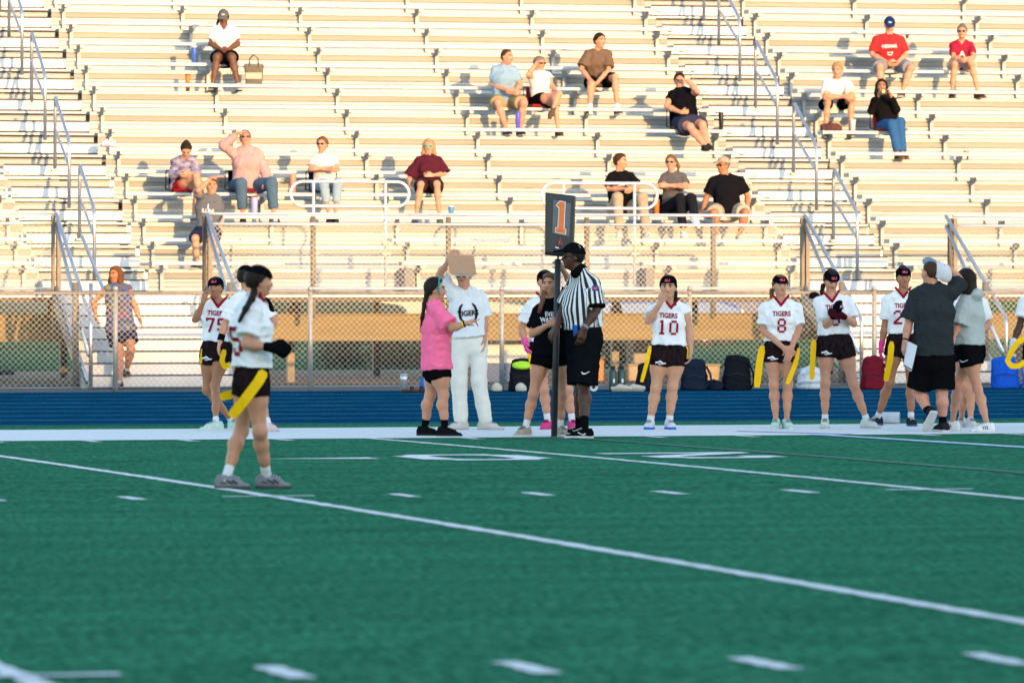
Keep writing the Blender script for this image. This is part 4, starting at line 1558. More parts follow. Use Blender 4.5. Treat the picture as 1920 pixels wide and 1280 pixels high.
MINT = dict(col=(.45, .62, .56), sole=(.55, .6, .58)); WSOCK = dict(col=(.68, .69, .70), h=.07)
# girl 75
P = stand("player in white tigers jersey number 75, raising a hand to the eye",
      JJ((404, 540, 0), (410, 566, 0), (385, 579, 0), (366, 599, -.05), (381, 567, -.18), (430, 572, 0), (438, 610, .1), (430, 642, .08), (393, 655, 0), (388, 731, .05), (419, 655, 0), (403, 724, -.08)),
      (436, 803, 20), (405, 808, -75), hs=.86, yaw=-12, pitch=3, skin='tan', hair='dark', hstyle='short', g=.86, hat=HB,
      top=dict(JERSEY, print=TIG('75')), bottom=dict(SHORTS, print=[(EMB, ('A', .22, -.02), M_WPRINT)]), shoe=MINT, sock=WSOCK,
      hands={'A': dict(dir=(.25, -.2, 1), n=(.6, .6, 0), curl=.5)}, seed=3)
flag(P, [(381, 652, -.06), (379, 668, -.07), (377, 682, -.05)], .04)
flag(P, [(421, 655, -.13), (416, 676, -.16), (421, 688, -.16), (437, 680, -.12)])
# girl behind the one in front
P = stand("player in white shirt and black headband mostly hidden behind the nearest player, hand on hip",
      JJ((462, 520, 0), (464, 546, 0), (488, 562, .04), (514, 606, .02), (509, 584, .0), (443, 561, 0), (421, 609, .03), (413, 640, -.02), (478, 655, 0), (484, 728, 0), (450, 655, 0), (449, 728, 0)),
      (503, 810, 150), (452, 808, 170), yaw=150, skin='fair', hair='dark', hstyle='short', hat=dict(kind='headband', col=BLACKC),
      top=dict(col=WH, sleeve=.75, hem=-.07, inf=.024, loose=.026), bottom=SHORTS, shoe=dict(col=(.62, .5, .52), sole=(.5, .45, .45)), sock=WSOCK, gloves={'A': BLACKC},
      hands={'A': dict(dir=(-.15, 0, 1), curl=.35)}, seed=4)
wristband(P, 'B', .036, .05, .42)
# nearest player
P = stand("nearest player in white shirt with black gloves and crossed yellow flags",
      JJ((487, 528, 0), (477, 561, 0), (474, 586, -.12), (462, 645, -.18), (507, 651, -.25), (459, 580, .12), (495, 638, .2), (515, 650, .15), (476, 702, -.08), (487, 808, -.1), (467, 700, .08), (452, 808, .1)),
      (500, 915, 84), (424, 916, 80), hs=.84, yaw=105, pitch=-4, skin='fair', hair='dark', hstyle='short', g=.92, hat=dict(kind='headband', col=BLACKC, tilt=.2, lo=.030, hi=.098),
      top=dict(col=WH, sleeve=.72, hem=-.05, inf=.03, loose=.028, trim=MAROON, pside=-1, print=[('num', '15', .2, .2, M_RED)]), bottom=dict(SHORTS, len=.40),
      shoe=dict(col=(.22, .22, .23), sole=(.09, .09, .09), stripe=strokes_mesh([(-.06, -.012, -.02, .014, .014), (-.03, -.014, .02, .012, .012), (.02, -.01, .06, -.004, .008)]), stripe_col=(.04, .04, .045)), sock=dict(col=(.68, .69, .7), h=.09), gloves={'A': BLACKC, 'B': BLACKC},
      tail=[(477, 545, -.03), (472, 560, -.16), (461, 578, -.21), (449, 602, -.23)], hands={'A': dict(dir=(1, 0, -.15), curl=.5)}, seed=5, vox=.009)
flag(P, [(496, 695, -.2), (484, 716, -.24), (460, 748, -.26), (433, 781, -.25)], .07)
flag(P, [(450, 728, .1), (438, 738, .1), (413, 744, .1)], .06)
# pink shirt
P = stand("person in bright pink t-shirt and black shorts, pointing to the right",
      JJ((817, 543, 0), (811, 568, 0), (821, 583, -.13), (847, 615, -.2), (872, 607, -.22), (816, 580, .13), (826, 618, .2), (832, 645, .16), (823, 692, -.08), (831, 740, -.09), (815, 692, .08), (806, 741, .06)),
      (834, 818, 80), (796, 817, 82), hs=.94, yaw=82, skin='fair', hair='dark', hstyle='short', g=.96,
      top=dict(col=(.95, .17, .33), sleeve=.8, hem=-.0, inf=.036, loose=.04, fold=.009), bottom=dict(kind='shorts', col=BLACKC, len=.32, inf=.018),
      shoe=dict(col=(.007, .008, .009), sole=(.03, .03, .03)), sock=dict(col=BLACKC, h=.09),
      tail=[(800, 553, .0), (796, 570, -.02), (792, 595, -.03), (790, 622, -.03)], hands={'A': dict(dir=(.9, -.1, .35), n=(.2, .3, -1), curl=.75, point=True, thumb=(0, -.3, 1))}, seed=6)
wristband(P, 'A', .032, .0, .10); wristband(P, 'A', .033, .12, .22, (.75, .55, .02), "yellow_bracelet")
# blue hair tie
F = Field(P['hc'] - .16, P['hc'] + .16, .007)
F.el(P['hc'] + V3(0, 0, .024), P['HA'], (.092, .112, .11), .003, inter=[(P['hc'] + P['fd'] * .048, P['fd']), (P['hc'] + P['fd'] * .034, -P['fd'])])
obj("hair_band", F.mesh("hair_band"), cloth((.02, .32, .38)), P['root'])
# boy with clipboard
P = stand("person in white tigers football t-shirt and cream sweatpants, shaded by a clipboard",
      JJ((869, 516, 0), (872, 541, 0), (848, 549, 0), (823, 515, -.06), (840, 490, -.14), (902, 556, 0), (909, 602, .02), (909, 632, -.02), (865, 645, 0), (861, 714, -.02), (897, 645, 0), (898, 714, -.02)),
      (864, 806, -45), (911, 806, 62), yaw=-15, pitch=-6, skin='fair', hair='lightbrown', hstyle='short', female=False, g=.86,
      top=dict(col=(.70, .71, .72), sleeve=.78, hem=-.075, inf=.03, loose=.035), bottom=dict(kind='pants', col=(.74, .70, .62), len=1.9, inf=.021, flare=.01, cuff=True, fold=.009, wl=.19),
      shoe=dict(col=(.55, .52, .48), sole=(.4, .38, .35)), sock=WSOCK, hands={'A': dict(dir=(.6, -.3, .8), n=(.3, 1, 0), curl=.6)}, glasses='dark', seed=7)
ball = []
for t in range(11):
    a = -1.2 + 2.4 * t / 10
    for sg in (-1, 1):
        ball.append((sg * (.06 + .045 * math.cos(a)) - sg * .02, .09 * math.sin(a), sg * (.06 + .045 * math.cos(a + .24)) - sg * .02, .09 * math.sin(a + .24), .026 if abs(a) < .8 else .018))
ball += [(-.075, -.06, 0, -.125, .016), (.075, -.06, 0, -.125, .016)]
sh = P['shirt']
o_ = P['shc'] - P['spine'] * .17
decal("printed_football", strokes_mesh(ball), sh.data, o_, P['wd'], P['spine'], P['front'], M_BLKPRINT, sh)
decal("printed_lettering", text_mesh('TIGERS', .075, .03, .9), sh.data, o_ - P['spine'] * .005, P['wd'], P['spine'], P['front'], M_BLKPRINT, sh, off=.006)
BOY = P
# sign holder and the girl behind
P = stand("player in white jersey, black cap headband and pink gloves standing behind the sign holder",
      JJ((1022, 528, 0), (1021, 557, 0), (996, 571, 0), (978, 615, .03), (984, 641, -.05), (1046, 571, 0), (1058, 612, .05), (1060, 642, 0), (1008, 655, 0), (1020, 730, -.02), (1040, 655, 0), (1065, 730, -.02)),
      (1027, 805, -20), (1073, 805, 15), yaw=5, skin='fair', hair='dark', hstyle='short', hat=HB,
      top=dict(JERSEY), bottom=SHORTS, shoe=dict(col=(.62, .06, .22), sole=(.55, .05, .2)), sock=dict(col=(.68, .69, .7), h=.10), gloves={'A': (.78, .10, .32), 'B': (.78, .10, .32)}, seed=8)
flag(P, [(992, 660, -.12), (995, 680, -.12), (998, 702, -.12)], .03)
P = stand("person in black lettered t-shirt holding up the down marker",
      JJ((1031, 533, 0), (1034, 561, 0), (1010, 580, 0), (998, 626, -.04), (1028, 609, -.2), (1056, 576, .02), (1072, 532, .0), (1055, 505, -.12), (1017, 662, 0), (1000, 740, -.02), (1046, 662, 0), (1054, 741, 0)),
      (985, 818, -35), (1050, 818, 35), hs=.86, yaw=-22, skin='fair', hair='lightbrown', hstyle='short',
      top=dict(col=(.005, .006, .008), sleeve=.75, hem=.02, inf=.026, loose=.026, tsx=.8, print=[('text', 'EVERY', .045, .06, M_WPRINT), ('text', 'WATCHES', .10, .06, M_WPRINT), ('text', 'WOMEN', .155, .06, M_WPRINT)]),
      bottom=dict(kind='shorts', col=BLACKC, len=.30, inf=.016), shoe=dict(col=(.34, .31, .26), sole=(.5, .48, .44)), sock=dict(col=(.68, .69, .7), h=.12),
      tail=[(1020, 548, -.06), (1018, 562, -.10), (1014, 578, -.12)], hands={'A': dict(dir=(.7, -.2, .5), n=(.5, .8, 0), curl=.7), 'B': dict(dir=(-.5, -.2, .7), n=(-.5, .8, 0), curl=.8)}, seed=9)
# the strand over the shoulder is dyed
F = Field(P['L']((1012, 545, 0)) - .25, P['L']((1030, 590, 0)) + .15, .007)
for a, b in (((1021, 538, -.04), (1018, 560, -.08)), ((1018, 560, -.08), (1011, 585, -.12))): F.rc(P['L'](a), P['L'](b), .026, .018, .02)
obj("dyed_hair_strand", F.mesh("dyed_hair_strand"), hair_mat('red'), P['root'])
SIGNER = P
# referee
def stripes_mat():
    m = bpy.data.materials.new("black_white_stripes"); m.use_nodes = True
    nt = m.node_tree; b = nt.nodes["Principled BSDF"]; b.inputs["Roughness"].default_value = .8
    at = nt.nodes.new("ShaderNodeAttribute"); at.attribute_name = "stripe"
    mm = nt.nodes.new("ShaderNodeMath"); mm.operation = 'PINGPONG'; mm.inputs[1].default_value = .5
    gt = nt.nodes.new("ShaderNodeMath"); gt.operation = 'GREATER_THAN'; gt.inputs[1].default_value = .25
    mx = nt.nodes.new("ShaderNodeMix"); mx.data_type = 'RGBA'
    mx.inputs[6].default_value = (.007, .008, .010, 1); mx.inputs[7].default_value = (.70, .71, .72, 1)
    nt.links.new(at.outputs["Fac"], mm.inputs[0]); nt.links.new(mm.outputs[0], gt.inputs[0])
    nt.links.new(gt.outputs[0], mx.inputs[0]); nt.links.new(mx.outputs[2], b.inputs["Base Color"])
    return m


P = stand("referee in black and white striped shirt, black cap and shorts, facing left",
      JJ((1074, 483, 0), (1086, 507, 0), (1076, 529, .13), (1056, 582, .12), (1044, 612, -.04), (1113, 530, -.10), (1118, 582, -.15), (1095, 616, -.26), (1087, 628, .09), (1090, 724, .1), (1104, 628, -.09), (1094, 724, -.12)),
      (1086, 817, -72), (1096, 822, -75), yaw=-82, pitch=2, skin='dark', hair='black', hstyle='buzz', female=False, g=1.12, hs=1.0, belly=.035, glasses='dark',
      top=dict(mat=stripes_mat(), sleeve=.82, hem=-.065, inf=.026, loose=.03, fold=.005), bottom=dict(kind='shorts', col=(.006, .007, .009), len=.96, inf=.028, flare=.035, rise=.14, fold=.008),
      shoe=dict(col=(.006, .007, .008), sole=(.5, .5, .5), sole_h=.026, stripe=strokes_mesh([(-.03, .0, .0, -.012, .012), (0, -.012, .05, .012, .007)]), stripe_col=(.7, .7, .7)), sock=dict(col=BLACKC, h=.17),
      hat=dict(kind='cap', col=(.006, .006, .008), tilt=-.12, seams=True), hands={'B': dict(dir=(-.25, -.1, -1), n=(-.4, 1, 0), curl=.35), 'A': dict(dir=(-.6, -.2, -.8), n=(.2, .3, -1), curl=.55)}, seed=10, vox=.0095)
j = P['j']
tm = P['shirt'].data
co = np.zeros(len(tm.vertices) * 3, np.float32); tm.vertices.foreach_get("co", co); co = co.reshape(-1, 3)
rel = co - P['hipc']
ang = np.arctan2(rel @ P['wd'], rel @ P['front'])
val = ang * .165
for s in 'AB':
    S_, E_ = j['s' + s], j['e' + s]; u_ = nrm(E_ - S_)
    r2 = co - S_; t_ = r2 @ u_
    dist = np.linalg.norm(r2 - np.clip(t_, 0, None)[:, None] * u_, axis=1)
    m_ = (dist < .105) & (t_ > .05)
    fa = nrm(np.cross(u_, V3(0, 1, 0))); fb = np.cross(u_, fa)
    val[m_] = np.arctan2(r2[m_] @ fa, r2[m_] @ fb) * .09
at = tm.attributes.new("stripe", 'FLOAT', 'POINT')
at.data.foreach_set("value", (val / .052).astype(np.float32))
for s in 'B':
    wristband(P, s, .036, .03, .14, (.25, .25, .26), "wrist_watch")
    u_ = nrm(j['eB'] - j['sB']); e0 = j['sB'] + u_ * np.linalg.norm(j['eB'] - j['sB']) * .79
    band(P, e0, e0 + u_ * .03, .094, BLACKC, "sleeve_cuff")
F = Field(j['nk'] - .16, j['nk'] + .16, .008)
F.ec(j['nk'] - P['spine'] * .02, j['nk'] + P['spine'] * .012, P['wd'], (.092, .085), (.078, .074), .002)
obj("collar", F.mesh("collar"), cloth(BLACKC), P['shirt'])
vf = strokes_mesh([(-.03, 0, .03, 0, .05)]); decal("shoulder_patch", vf, tm, j['sB'] + V3(.015, 0, -.04), V3(1, 0, 0), V3(0, 0, 1), V3(0, -1, 0), cloth((.03, .06, .25)), P['shirt'], off=.006)
vf = strokes_mesh([(-.016, 0, .016, 0, .022)]); decal("shoulder_patch", vf, tm, j['sB'] + V3(.015, 0, -.04), V3(1, 0, 0), V3(0, 0, 1), V3(0, -1, 0), cloth((.6, .12, .12)), P['shirt'], off=.010)
SWOOSH = strokes_mesh([(-.035, .012, -.022, -.006, .010), (-.022, -.006, .0, -.004, .012), (0, -.004, .04, .014, .007)])
decal("printed_emblem", SWOOSH, P['bottom'].data, P['L']((1097, 699, -.12)), V3(1, 0, 0), V3(0, 0, 1), V3(0, -1, 0), M_WPRINT, P['bottom'], off=.006)
bx_ = MB().box(-.02, .02, -.02, .02, -.05, .05).build("blue_card_holder", cloth((.01, .10, .5)), P['root'])
bx_.location = P['L']((1079, 619, -.2))
REF = P
# girl 10
P = stand("player in white tigers jersey number 10 holding a hand over the mouth",
      JJ((1253, 539, 0), (1258, 568, 0), (1223, 581, 0), (1215, 601, -.1), (1238, 569, -.2), (1283, 579, 0), (1293, 619, 0), (1295, 659, -.03), (1238, 662, 0), (1230, 727, -.02), (1270, 662, 0), (1261, 725, -.02)),
      (1219, 805, -14), (1255, 805, 14), hs=.97, yaw=-8, skin='asian', hair='black', hstyle='short', g=1.0, hat=dict(HB, tilt=.1),
      top=dict(JERSEY, sleeve={'A': .5, 'B': .12}, print=TIG('10')), bottom=dict(SHORTS, print=[(EMB, ('A', .27, .01), M_WPRINT)]),
      shoe=dict(col=(.60, .62, .65), sole=(.03, .14, .55), sole_h=.03), sock=WSOCK, tail=[(1266, 550, .02), (1267, 562, -.04), (1266, 572, -.06)],
      hands={'A': dict(dir=(.15, -.1, 1), n=(.5, .8, 0), curl=.7), 'B': dict(dir=(-.1, -.1, -1), curl=.5)}, seed=11)
flag(P, [(1219, 648, -.08), (1214, 676, -.12), (1203, 716, -.1)], .04); flag(P, [(1287, 650, -.04), (1288, 660, -.05), (1287, 672, -.05)], .03)
# girl 8
P = stand("player in white tigers jersey number 8 with hands clasped low in front",
      JJ((1463, 536, 0), (1464, 563, 0), (1434, 576, 0), (1431, 618, 0), (1469, 652, -.2), (1495, 577, 0), (1497, 617, 0), (1483, 655, -.2), (1449, 654, 0), (1451, 722, -.02), (1480, 654, 0), (1477, 722, -.02)),
      (1455, 804, -12), (1475, 804, 14), hs=.86, yaw=14, skin='fair', hair='lightbrown', hstyle='short', hat=HB,
      top=dict(JERSEY, print=TIG('8')), bottom=dict(SHORTS, print=[(EMB, ('A', .25, -.01), M_WPRINT)]), shoe=MINT, sock=dict(WSOCK, h=.03),
      hands={'A': dict(dir=(.8, -.1, -.5), n=(0, 1, .2), curl=.4), 'B': dict(dir=(-.35, -.1, -1), n=(0, 1, .2), curl=.3)}, tail=[(1447, 545, .06), (1446, 556, .05)], seed=12)
flag(P, [(1430, 648, -.05), (1424, 680, -.07), (1419, 726, -.06)], .07); flag(P, [(1496, 652, -.06), (1492, 680, -.1), (1476, 720, -.14)], .05)
# girl 9
P = stand("player in white tigers jersey number 9 fastening the black gloves, head bent",
      JJ((1559, 527, 0), (1559, 556, 0), (1536, 564, 0), (1549, 611, -.08), (1564, 590, -.26), (1590, 564, 0), (1601, 607, -.05), (1580, 592, -.28), (1549, 642, 0), (1547, 718, -.02), (1581, 642, 0), (1601, 722, -.02)),
      (1547, 803, -5), (1626, 803, 45), hs=.88, yaw=14, pitch=-22, skin='fair', hair='dark', hstyle='short', hat=HB,
      top=dict(JERSEY, print=TIG('9')), bottom=dict(SHORTS, print=[(EMB, ('A', .25, -.0), M_WPRINT)]), shoe=dict(col=(.55, .58, .56), sole=(.45, .43, .38)), sock=WSOCK, gloves={'A': BLACKC, 'B': (.05, .008, .014)},
      hands={'A': dict(dir=(.25, -.1, 1), n=(.6, .5, 0), curl=.3), 'B': dict(dir=(-.9, 0, .25), n=(0, 1, 0), curl=.3)}, tail=[(1543, 536, .04), (1541, 548, .03), (1543, 560, .02)], seed=13)
flag(P, [(1526, 636, -.04), (1524, 670, -.07), (1522, 712, -.05)], .055); flag(P, [(1596, 640, -.03), (1598, 652, -.05), (1596, 664, -.05)], .035)
# girl 2
P = stand("player in white tigers jersey number 2 with one pink glove",
      JJ((1694, 521, 0), (1693, 548, 0), (1663, 561, 0), (1659, 611, .02), (1653, 646, 0), (1722, 562, 0), (1731, 610, .02), (1728, 646, 0), (1679, 640, 0), (1668, 718, -.02), (1708, 640, 0), (1708, 722, 0)),
      (1645, 798, -35), (1708, 799, 8), hs=.87, yaw=8, skin='tan', hair='dark', hstyle='bun', hat=HB,
      top=dict(JERSEY, print=TIG('24')), bottom=SHORTS, shoe=dict(col=(.02, .03, .05), sole=(.1, .12, .2)), sock=WSOCK, gloves={'A': (.72, .05, .22)}, seed=14)
flag(P, [(1672, 640, -.12), (1669, 675, -.16), (1661, 714, -.13)], .062)
# coach
P = stand("person in charcoal t-shirt and black shorts walking away, hand on the white cap",
      JJ((1744, 512, 0), (1749, 535, 0), (1783, 549, .02), (1801, 527, .18), (1775, 500, .12), (1717, 551, 0), (1704, 606, .0), (1697, 640, -.06), (1768, 672, 0), (1766, 737, -.01), (1734, 672, 0), (1722, 735, .08)),
      (1768, 810, -155), ((1743, 775, -.08), (1729, 806, .05), V3(-.35, .9, .25)), yaw=-138, skin='pink', hair='brown', hstyle='buzz', female=False, g=1.08, hs=.95, belly=.02,
      top=dict(col=(.028, .033, .037), sleeve=.85, hem=-.03, inf=.032, loose=.035, fold=.008), bottom=dict(kind='shorts', col=BLACKC, len=.88, inf=.026, flare=.03),
      shoe=dict(col=(.02, .02, .022), sole=(.55, .55, .54), sole_h=.03), sock=dict(col=BLACKC, h=.10), hands={'B': dict(dir=(-.1, -.1, -1), n=(.8, .4, 0), curl=.5), 'A': dict(dir=(-.8, -.1, .35), n=(0, .3, -1), curl=.3)}, seed=15)
wristband(P, 'B', .036, .06, .14, (.02, .02, .02), "wrist_watch")
COACH = P
hc = P['L']((1764, 507, -.02))
cf, cu = nrm(V3(-.75, .25, .6)), nrm(V3(.5, -.75, .5))
cu = nrm(cu - cf * (cu @ cf)); cs = np.cross(cf, cu)
hats(P['root'], dict(kind='cap', col=(.62, .63, .65), brim=(.16, .24, .30), tilt=-.05, A=(cs, cf, cu), seams=True), hc - cu * .075, (cs, cf, cu), 1.08, None)
# hooded girl and the girl behind her
P = stand("player in white jersey mostly hidden behind the pale grey hooded shirt",
      JJ((1806, 532, 0), (1815, 556, 0), (1793, 568, 0), (1792, 612, 0), (1800, 645, -.05), (1842, 568, 0), (1853, 606, .05), (1838, 625, -.1), (1802, 652, 0), (1806, 724, 0), (1830, 652, 0), (1819, 726, 0)),
      (1803, 801, -10), (1820, 802, 12), yaw=-20, skin='fair', hair='dark', hstyle='short', top=dict(JERSEY, print=TIG('14')), bottom=dict(SHORTS, mat=cloth(BLACKC)), shoe=dict(col=(.5, .5, .48)), sock=dict(WSOCK, h=.03), seed=16)
P = stand("person in pale grey hooded shirt and black shorts, turned away",
      JJ((1810, 525, 0), (1818, 550, 0), (1828, 562, .1), (1830, 604, .2), (1812, 622, .25), (1808, 566, -.11), (1797, 609, -.14), (1787, 634, -.2), (1822, 655, .08), (1794, 722, .06), (1814, 655, -.08), (1833, 729, -.08)),
      (1786, 806, -115), (1851, 811, -85), yaw=-118, pitch=-8, skin='fair', hair='dark', hstyle='bob',
      top=dict(col=(.40, .44, .43), sleeve=.98, hem=-.05, inf=.036, loose=.045, hood=True, fold=.009), bottom=dict(kind='shorts', col=BLACKC, len=.40, inf=.022, flare=.02),
      shoe=dict(col=(.68, .68, .68), sole=(.6, .6, .58), stripe=strokes_mesh([(-.03 + .02 * i, -.018, -.018 + .02 * i, .018, .009) for i in range(3)])), seed=17)
decal("printed_emblem", SWOOSH, P['bottom'].data, P['L']((1806, 677, -.1)), V3(1, 0, 0), V3(0, 0, 1), V3(0, -1, 0), M_WPRINT, P['bottom'], off=.006)
P = stand("player cut off by the right edge, white glove holding a yellow flag",
      JJ((1950, 522, 0), (1950, 550, 0), (1921, 563, 0), (1912, 611, 0), (1899, 643, -.08), (1980, 563, 0), (1988, 610, 0), (1986, 645, 0), (1936, 652, 0), (1936, 724, 0), (1966, 652, 0), (1966, 724, 0)),
      (1936, 803, -5), (1966, 803, 10), yaw=-20, skin='dark', hair='black', hstyle='short', hat=HB, top=dict(JERSEY, sleeve=.6), bottom=SHORTS, shoe=dict(col=(.5, .5, .5)), sock=WSOCK, gloves={'A': (.68, .69, .7)},
      hands={'A': dict(dir=(-.3, -.1, -1), curl=.6)}, seed=18)
flag(P, [(1922, 634, -.14), (1908, 642, -.17), (1896, 660, -.18), (1889, 676, -.18), (1896, 686, -.18), (1910, 686, -.17), (1926, 676, -.14)], .055)

# ------------------------------------------------------------------ woman coming down the steps
d17 = depth_at(222, 72.35)
J = JJ((216, 515, 0), (219, 534, 0), (203, 541, 0), (176, 565, .02), (179, 590, .05), (239, 541, 0), (252, 571, 0), (262, 598, -.03), (215, 618, 0), (225, 662, -.12), (238, 618, 0), (246, 656, -.16))
TIE = mat("tie_dye", (.03, .035, .12), .8, col2=(.30, .16, .05), scale=9, var=.3)
nt = TIE.node_tree
n_ = [x for x in nt.nodes if x.type == 'TEX_NOISE'][0]
rp = nt.nodes.new("ShaderNodeValToRGB")
cr = rp.color_ramp; cr.elements[0].position = .36; cr.elements[0].color = (.015, .025, .22, 1); cr.elements[1].position = .66; cr.elements[1].color = (.18, .20, .06, 1)
for pos, c_ in ((.44, (.03, .10, .24, 1)), (.5, (.14, .04, .08, 1)), (.56, (.03, .10, .10, 1)), (.61, (.05, .07, .26, 1))):
    e_ = cr.elements.new(pos); e_.color = c_
nt.links.new(n_.outputs["Fac"], rp.inputs[0]); nt.links.new(rp.outputs[0], nt.nodes["Principled BSDF"].inputs["Base Color"])
person("person in tie-dye tank top and navy shorts holding the stair rail", {k: v for k, v in J.items()}, d17,
       feet={'base': GZ, 'A': (225, GZ, -.38, -5), 'B': (237, GZ + .155, .02, 10)}, yaw=-32, skin='tan', hair='auburn', hstyle='half', g=1.0,
       top=dict(mat=TIE, sleeve=0, hem=.02, inf=.028, hemw=.03), bottom=dict(kind='shorts', col=(.015, .018, .06), len=.62, inf=.025, flare=.02), shoe=dict(col=(.06, .04, .05), sole=(.1, .08, .07)), seed=20,
       hands={'A': dict(dir=(.1, 0, -1), curl=.6)})

# ------------------------------------------------------------------ spectators
def seat(label, row, J, fA, fB, **kw):
    hx = (J['hA'] + J['hB']) / 2
    Yh = seat_y(row) + kw.pop('dy', .13)
    d = depth_at(hx, Yh)
    zh = seat_z(row) + kw.pop('hz', .085)
    py = YH - (zh - CAMH) * FPX / d
    J = dict(J); J['hA'] = (J['hA'], py, 0.0); J['hB'] = (J['hB'], py, 0.0)
    J = {k: (v if len(v) == 3 else (v[0], v[1], -.02)) for k, v in J.items()}
    J['sA'] = (J['sA'][0] + 3,) + J['sA'][1:]; J['sB'] = (J['sB'][0] - 3,) + J['sB'][1:]
    feet = {'base': foot_z(row)}
    for s, f in (('A', fA), ('B', fB)):
        if f is None: continue
        if isinstance(f[0], tuple): feet[s] = f
        else:
            zs = foot_z(row) if len(f) < 4 else seat_z(row - 1) + f[3]
            feet[s] = (f[0], zs, f[1], f[2])
    return person(label, J, d, feet=feet, vox=.0125, **kw)


TEE = lambda c, **k: dict(dict(col=c, sleeve=.7, hem=.05, inf=.019, loose=.018), **k)
SH = lambda c, ln=.85: dict(kind='shorts', col=c, len=ln, inf=.022, flare=.015)
JEANS = lambda c, ln=1.9: dict(kind='pants', col=c, len=ln, inf=.016, flare=.006)
NIKE = dict(col=(.5, .5, .5), sole=(.05, .05, .05))
CLASP = {'A': dict(dir=(.8, -.4, -.2), curl=.5), 'B': dict(dir=(-.8, -.4, -.2), curl=.5)}
seat("person in white v-neck tee and grey cap sitting beside the blue tumbler", 9,
     JJ((419, 34), (420, 52), (400, 57), (395, 82, -.05), (415, 93, -.22), (440, 57), (446, 82, -.05), (428, 93, -.22), 409, (407, 108, -.42), 432, (435, 108, -.42)),
     (398, -.5, -10), (447, -.5, 12), yaw=0, pitch=-22, skin='brown', hair='black', hstyle='short', g=1.06, hat=dict(kind='cap', col=(.10, .10, .11), logo=(.5, .5, .5)),
     top=TEE((.66, .67, .70), vneck=.05), bottom=SH(BLACKC, .62), shoe=dict(col=(.62, .62, .62), sole=(.05, .05, .05)), sock=dict(col=(.6, .6, .6), h=.04), hands=CLASP, seed=31, tail=[(410, 38, .05), (407, 46, .05)])
seat("person in pale blue polo shirt and khaki shorts", 7,
     JJ((951, 107, -.04), (947, 123, 0), (925, 131), (923, 158, .0), (957, 172, -.28), (967, 132), (976, 160, -.05), (966, 170, -.25), 931, (934, 194, -.42), 961, (982, 194, -.42)),
     (950, -.38, 20), (975, -.34, 20), yaw=50, skin='pink', hair='brown', hstyle='buzz', female=False, g=1.03, top=TEE((.22, .34, .46), sleeve=.72, hem=.06), bottom=SH((.32, .24, .13), .8), shoe=dict(col=(.08, .10, .2), sole=(.5, .5, .5)), seed=32, hands=CLASP)
seat("person in white sleeveless top, legs crossed, shading the eyes", 7,
     JJ((1012, 120, .05), (1008, 135, .03), (993, 142, .02), (990, 141, -.25), (1008, 116, -.22), (1030, 143, .02), (1036, 164, -.05), (1045, 172, -.2), 1003, (1048, 176, -.4), 1028, (1040, 186, -.38)),
     ((1037, 204, -.48), (1032, 213, -.58), V3(.2, -.4, .9)), (1047, -.5, 20), yaw=40, skin='fair', hair='grey', hstyle='short', glasses='dark', top=TEE((.72, .70, .68), sleeve=.18), bottom=SH(BLACKC, .4), shoe=dict(col=(.10, .07, .06), sole=(.06, .05, .05)), seed=33,
     hands={'A': dict(dir=(.9, -.2, .25), n=(0, .2, -1), curl=.1)})
seat("person in brown t-shirt and black shorts leaning on the knees", 8,
     JJ((1125, 77, -.12), (1121, 95, -.08), (1099, 102, -.08), (1090, 130, -.18), (1110, 155, -.4), (1143, 102, -.08), (1141, 132, -.2), (1118, 157, -.4), 1108, (1108, 158, -.42), 1136, (1153, 145, -.4)),
     (1106, -.55, -5), (1158, -.5, 15), yaw=38, skin='fair', hair='dark', hstyle='short', female=False, top=TEE((.145, .095, .065), sleeve=.82, inf=.03, loose=.035), bottom=SH(BLACKC, .7), shoe=dict(col=(.12, .11, .10), sole=(.5, .48, .44)), sock=dict(col=(.7, .7, .7), h=.1), seed=34, hands={'A': dict(dir=(.3, -.3, -.8), curl=.4), 'B': dict(dir=(-.5, -.4, -.5), curl=.4)})
seat("person in black t-shirt and navy skirt leaning back, shading the sunglasses", 6,
     JJ((1274, 151, .12), (1277, 168, .08), (1257, 177, .06), (1250, 200, .0), (1277, 211, -.2), (1300, 175, .06), (1308, 172, -.2), (1288, 150, -.1), 1275, (1294, 238, -.4), 1303, (1317, 234, -.4)),
     (1321, -.62, 15, .0), (1327, -.6, 20, .02), yaw=5, skin='fair', hair='dark', hstyle='short', glasses='dark', g=1.12, top=TEE((.006, .006, .009), sleeve=.45, hem=.04), bottom=dict(kind='skirt', col=(.03, .035, .07), len=.62, inf=.03, rise=.12), shoe=dict(col=(.03, .03, .03), sole=(.03, .03, .03)), seed=35,
     hands={'A': dict(dir=(.9, -.3, .1), curl=.8), 'B': dict(dir=(-.9, -.2, .15), n=(0, .2, -1), curl=.1)})
seat("person in red lettered t-shirt, navy cap and grey shorts holding a phone", 9,
     JJ((1668, 48, -.02), (1667, 66), (1640, 75), (1635, 102, -.05), (1665, 118, -.27), (1692, 75), (1699, 103, -.05), (1682, 118, -.27), 1652, (1650, 126, -.4), 1686, (1708, 128, -.4)),
     (1652, -.42, -5), (1691, -.42, -15), yaw=0, pitch=-25, skin='fair', hair='brown', hstyle='buzz', female=False, g=1.04, hat=dict(kind='cap', col=(.012, .03, .10), logo=(.4, .5, .6)), top=TEE((.50, .03, .035), sleeve=.8, hem=.02, inf=.02, tsx=.8, print=[('text', 'INDIANA', .10, .07, M_WPRINT), ('shape', [(-.03, -.19, .05, -.19, .01), (-.03, -.19, -.02, -.23, .01), (-.02, -.23, .03, -.23, .01), (.03, -.23, .05, -.19, .01)], 0, 0, M_WPRINT)]), bottom=SH((.22, .22, .25), .85), shoe=dict(col=(.3, .3, .32), sole=(.5, .5, .5)), hands=CLASP, seed=36)
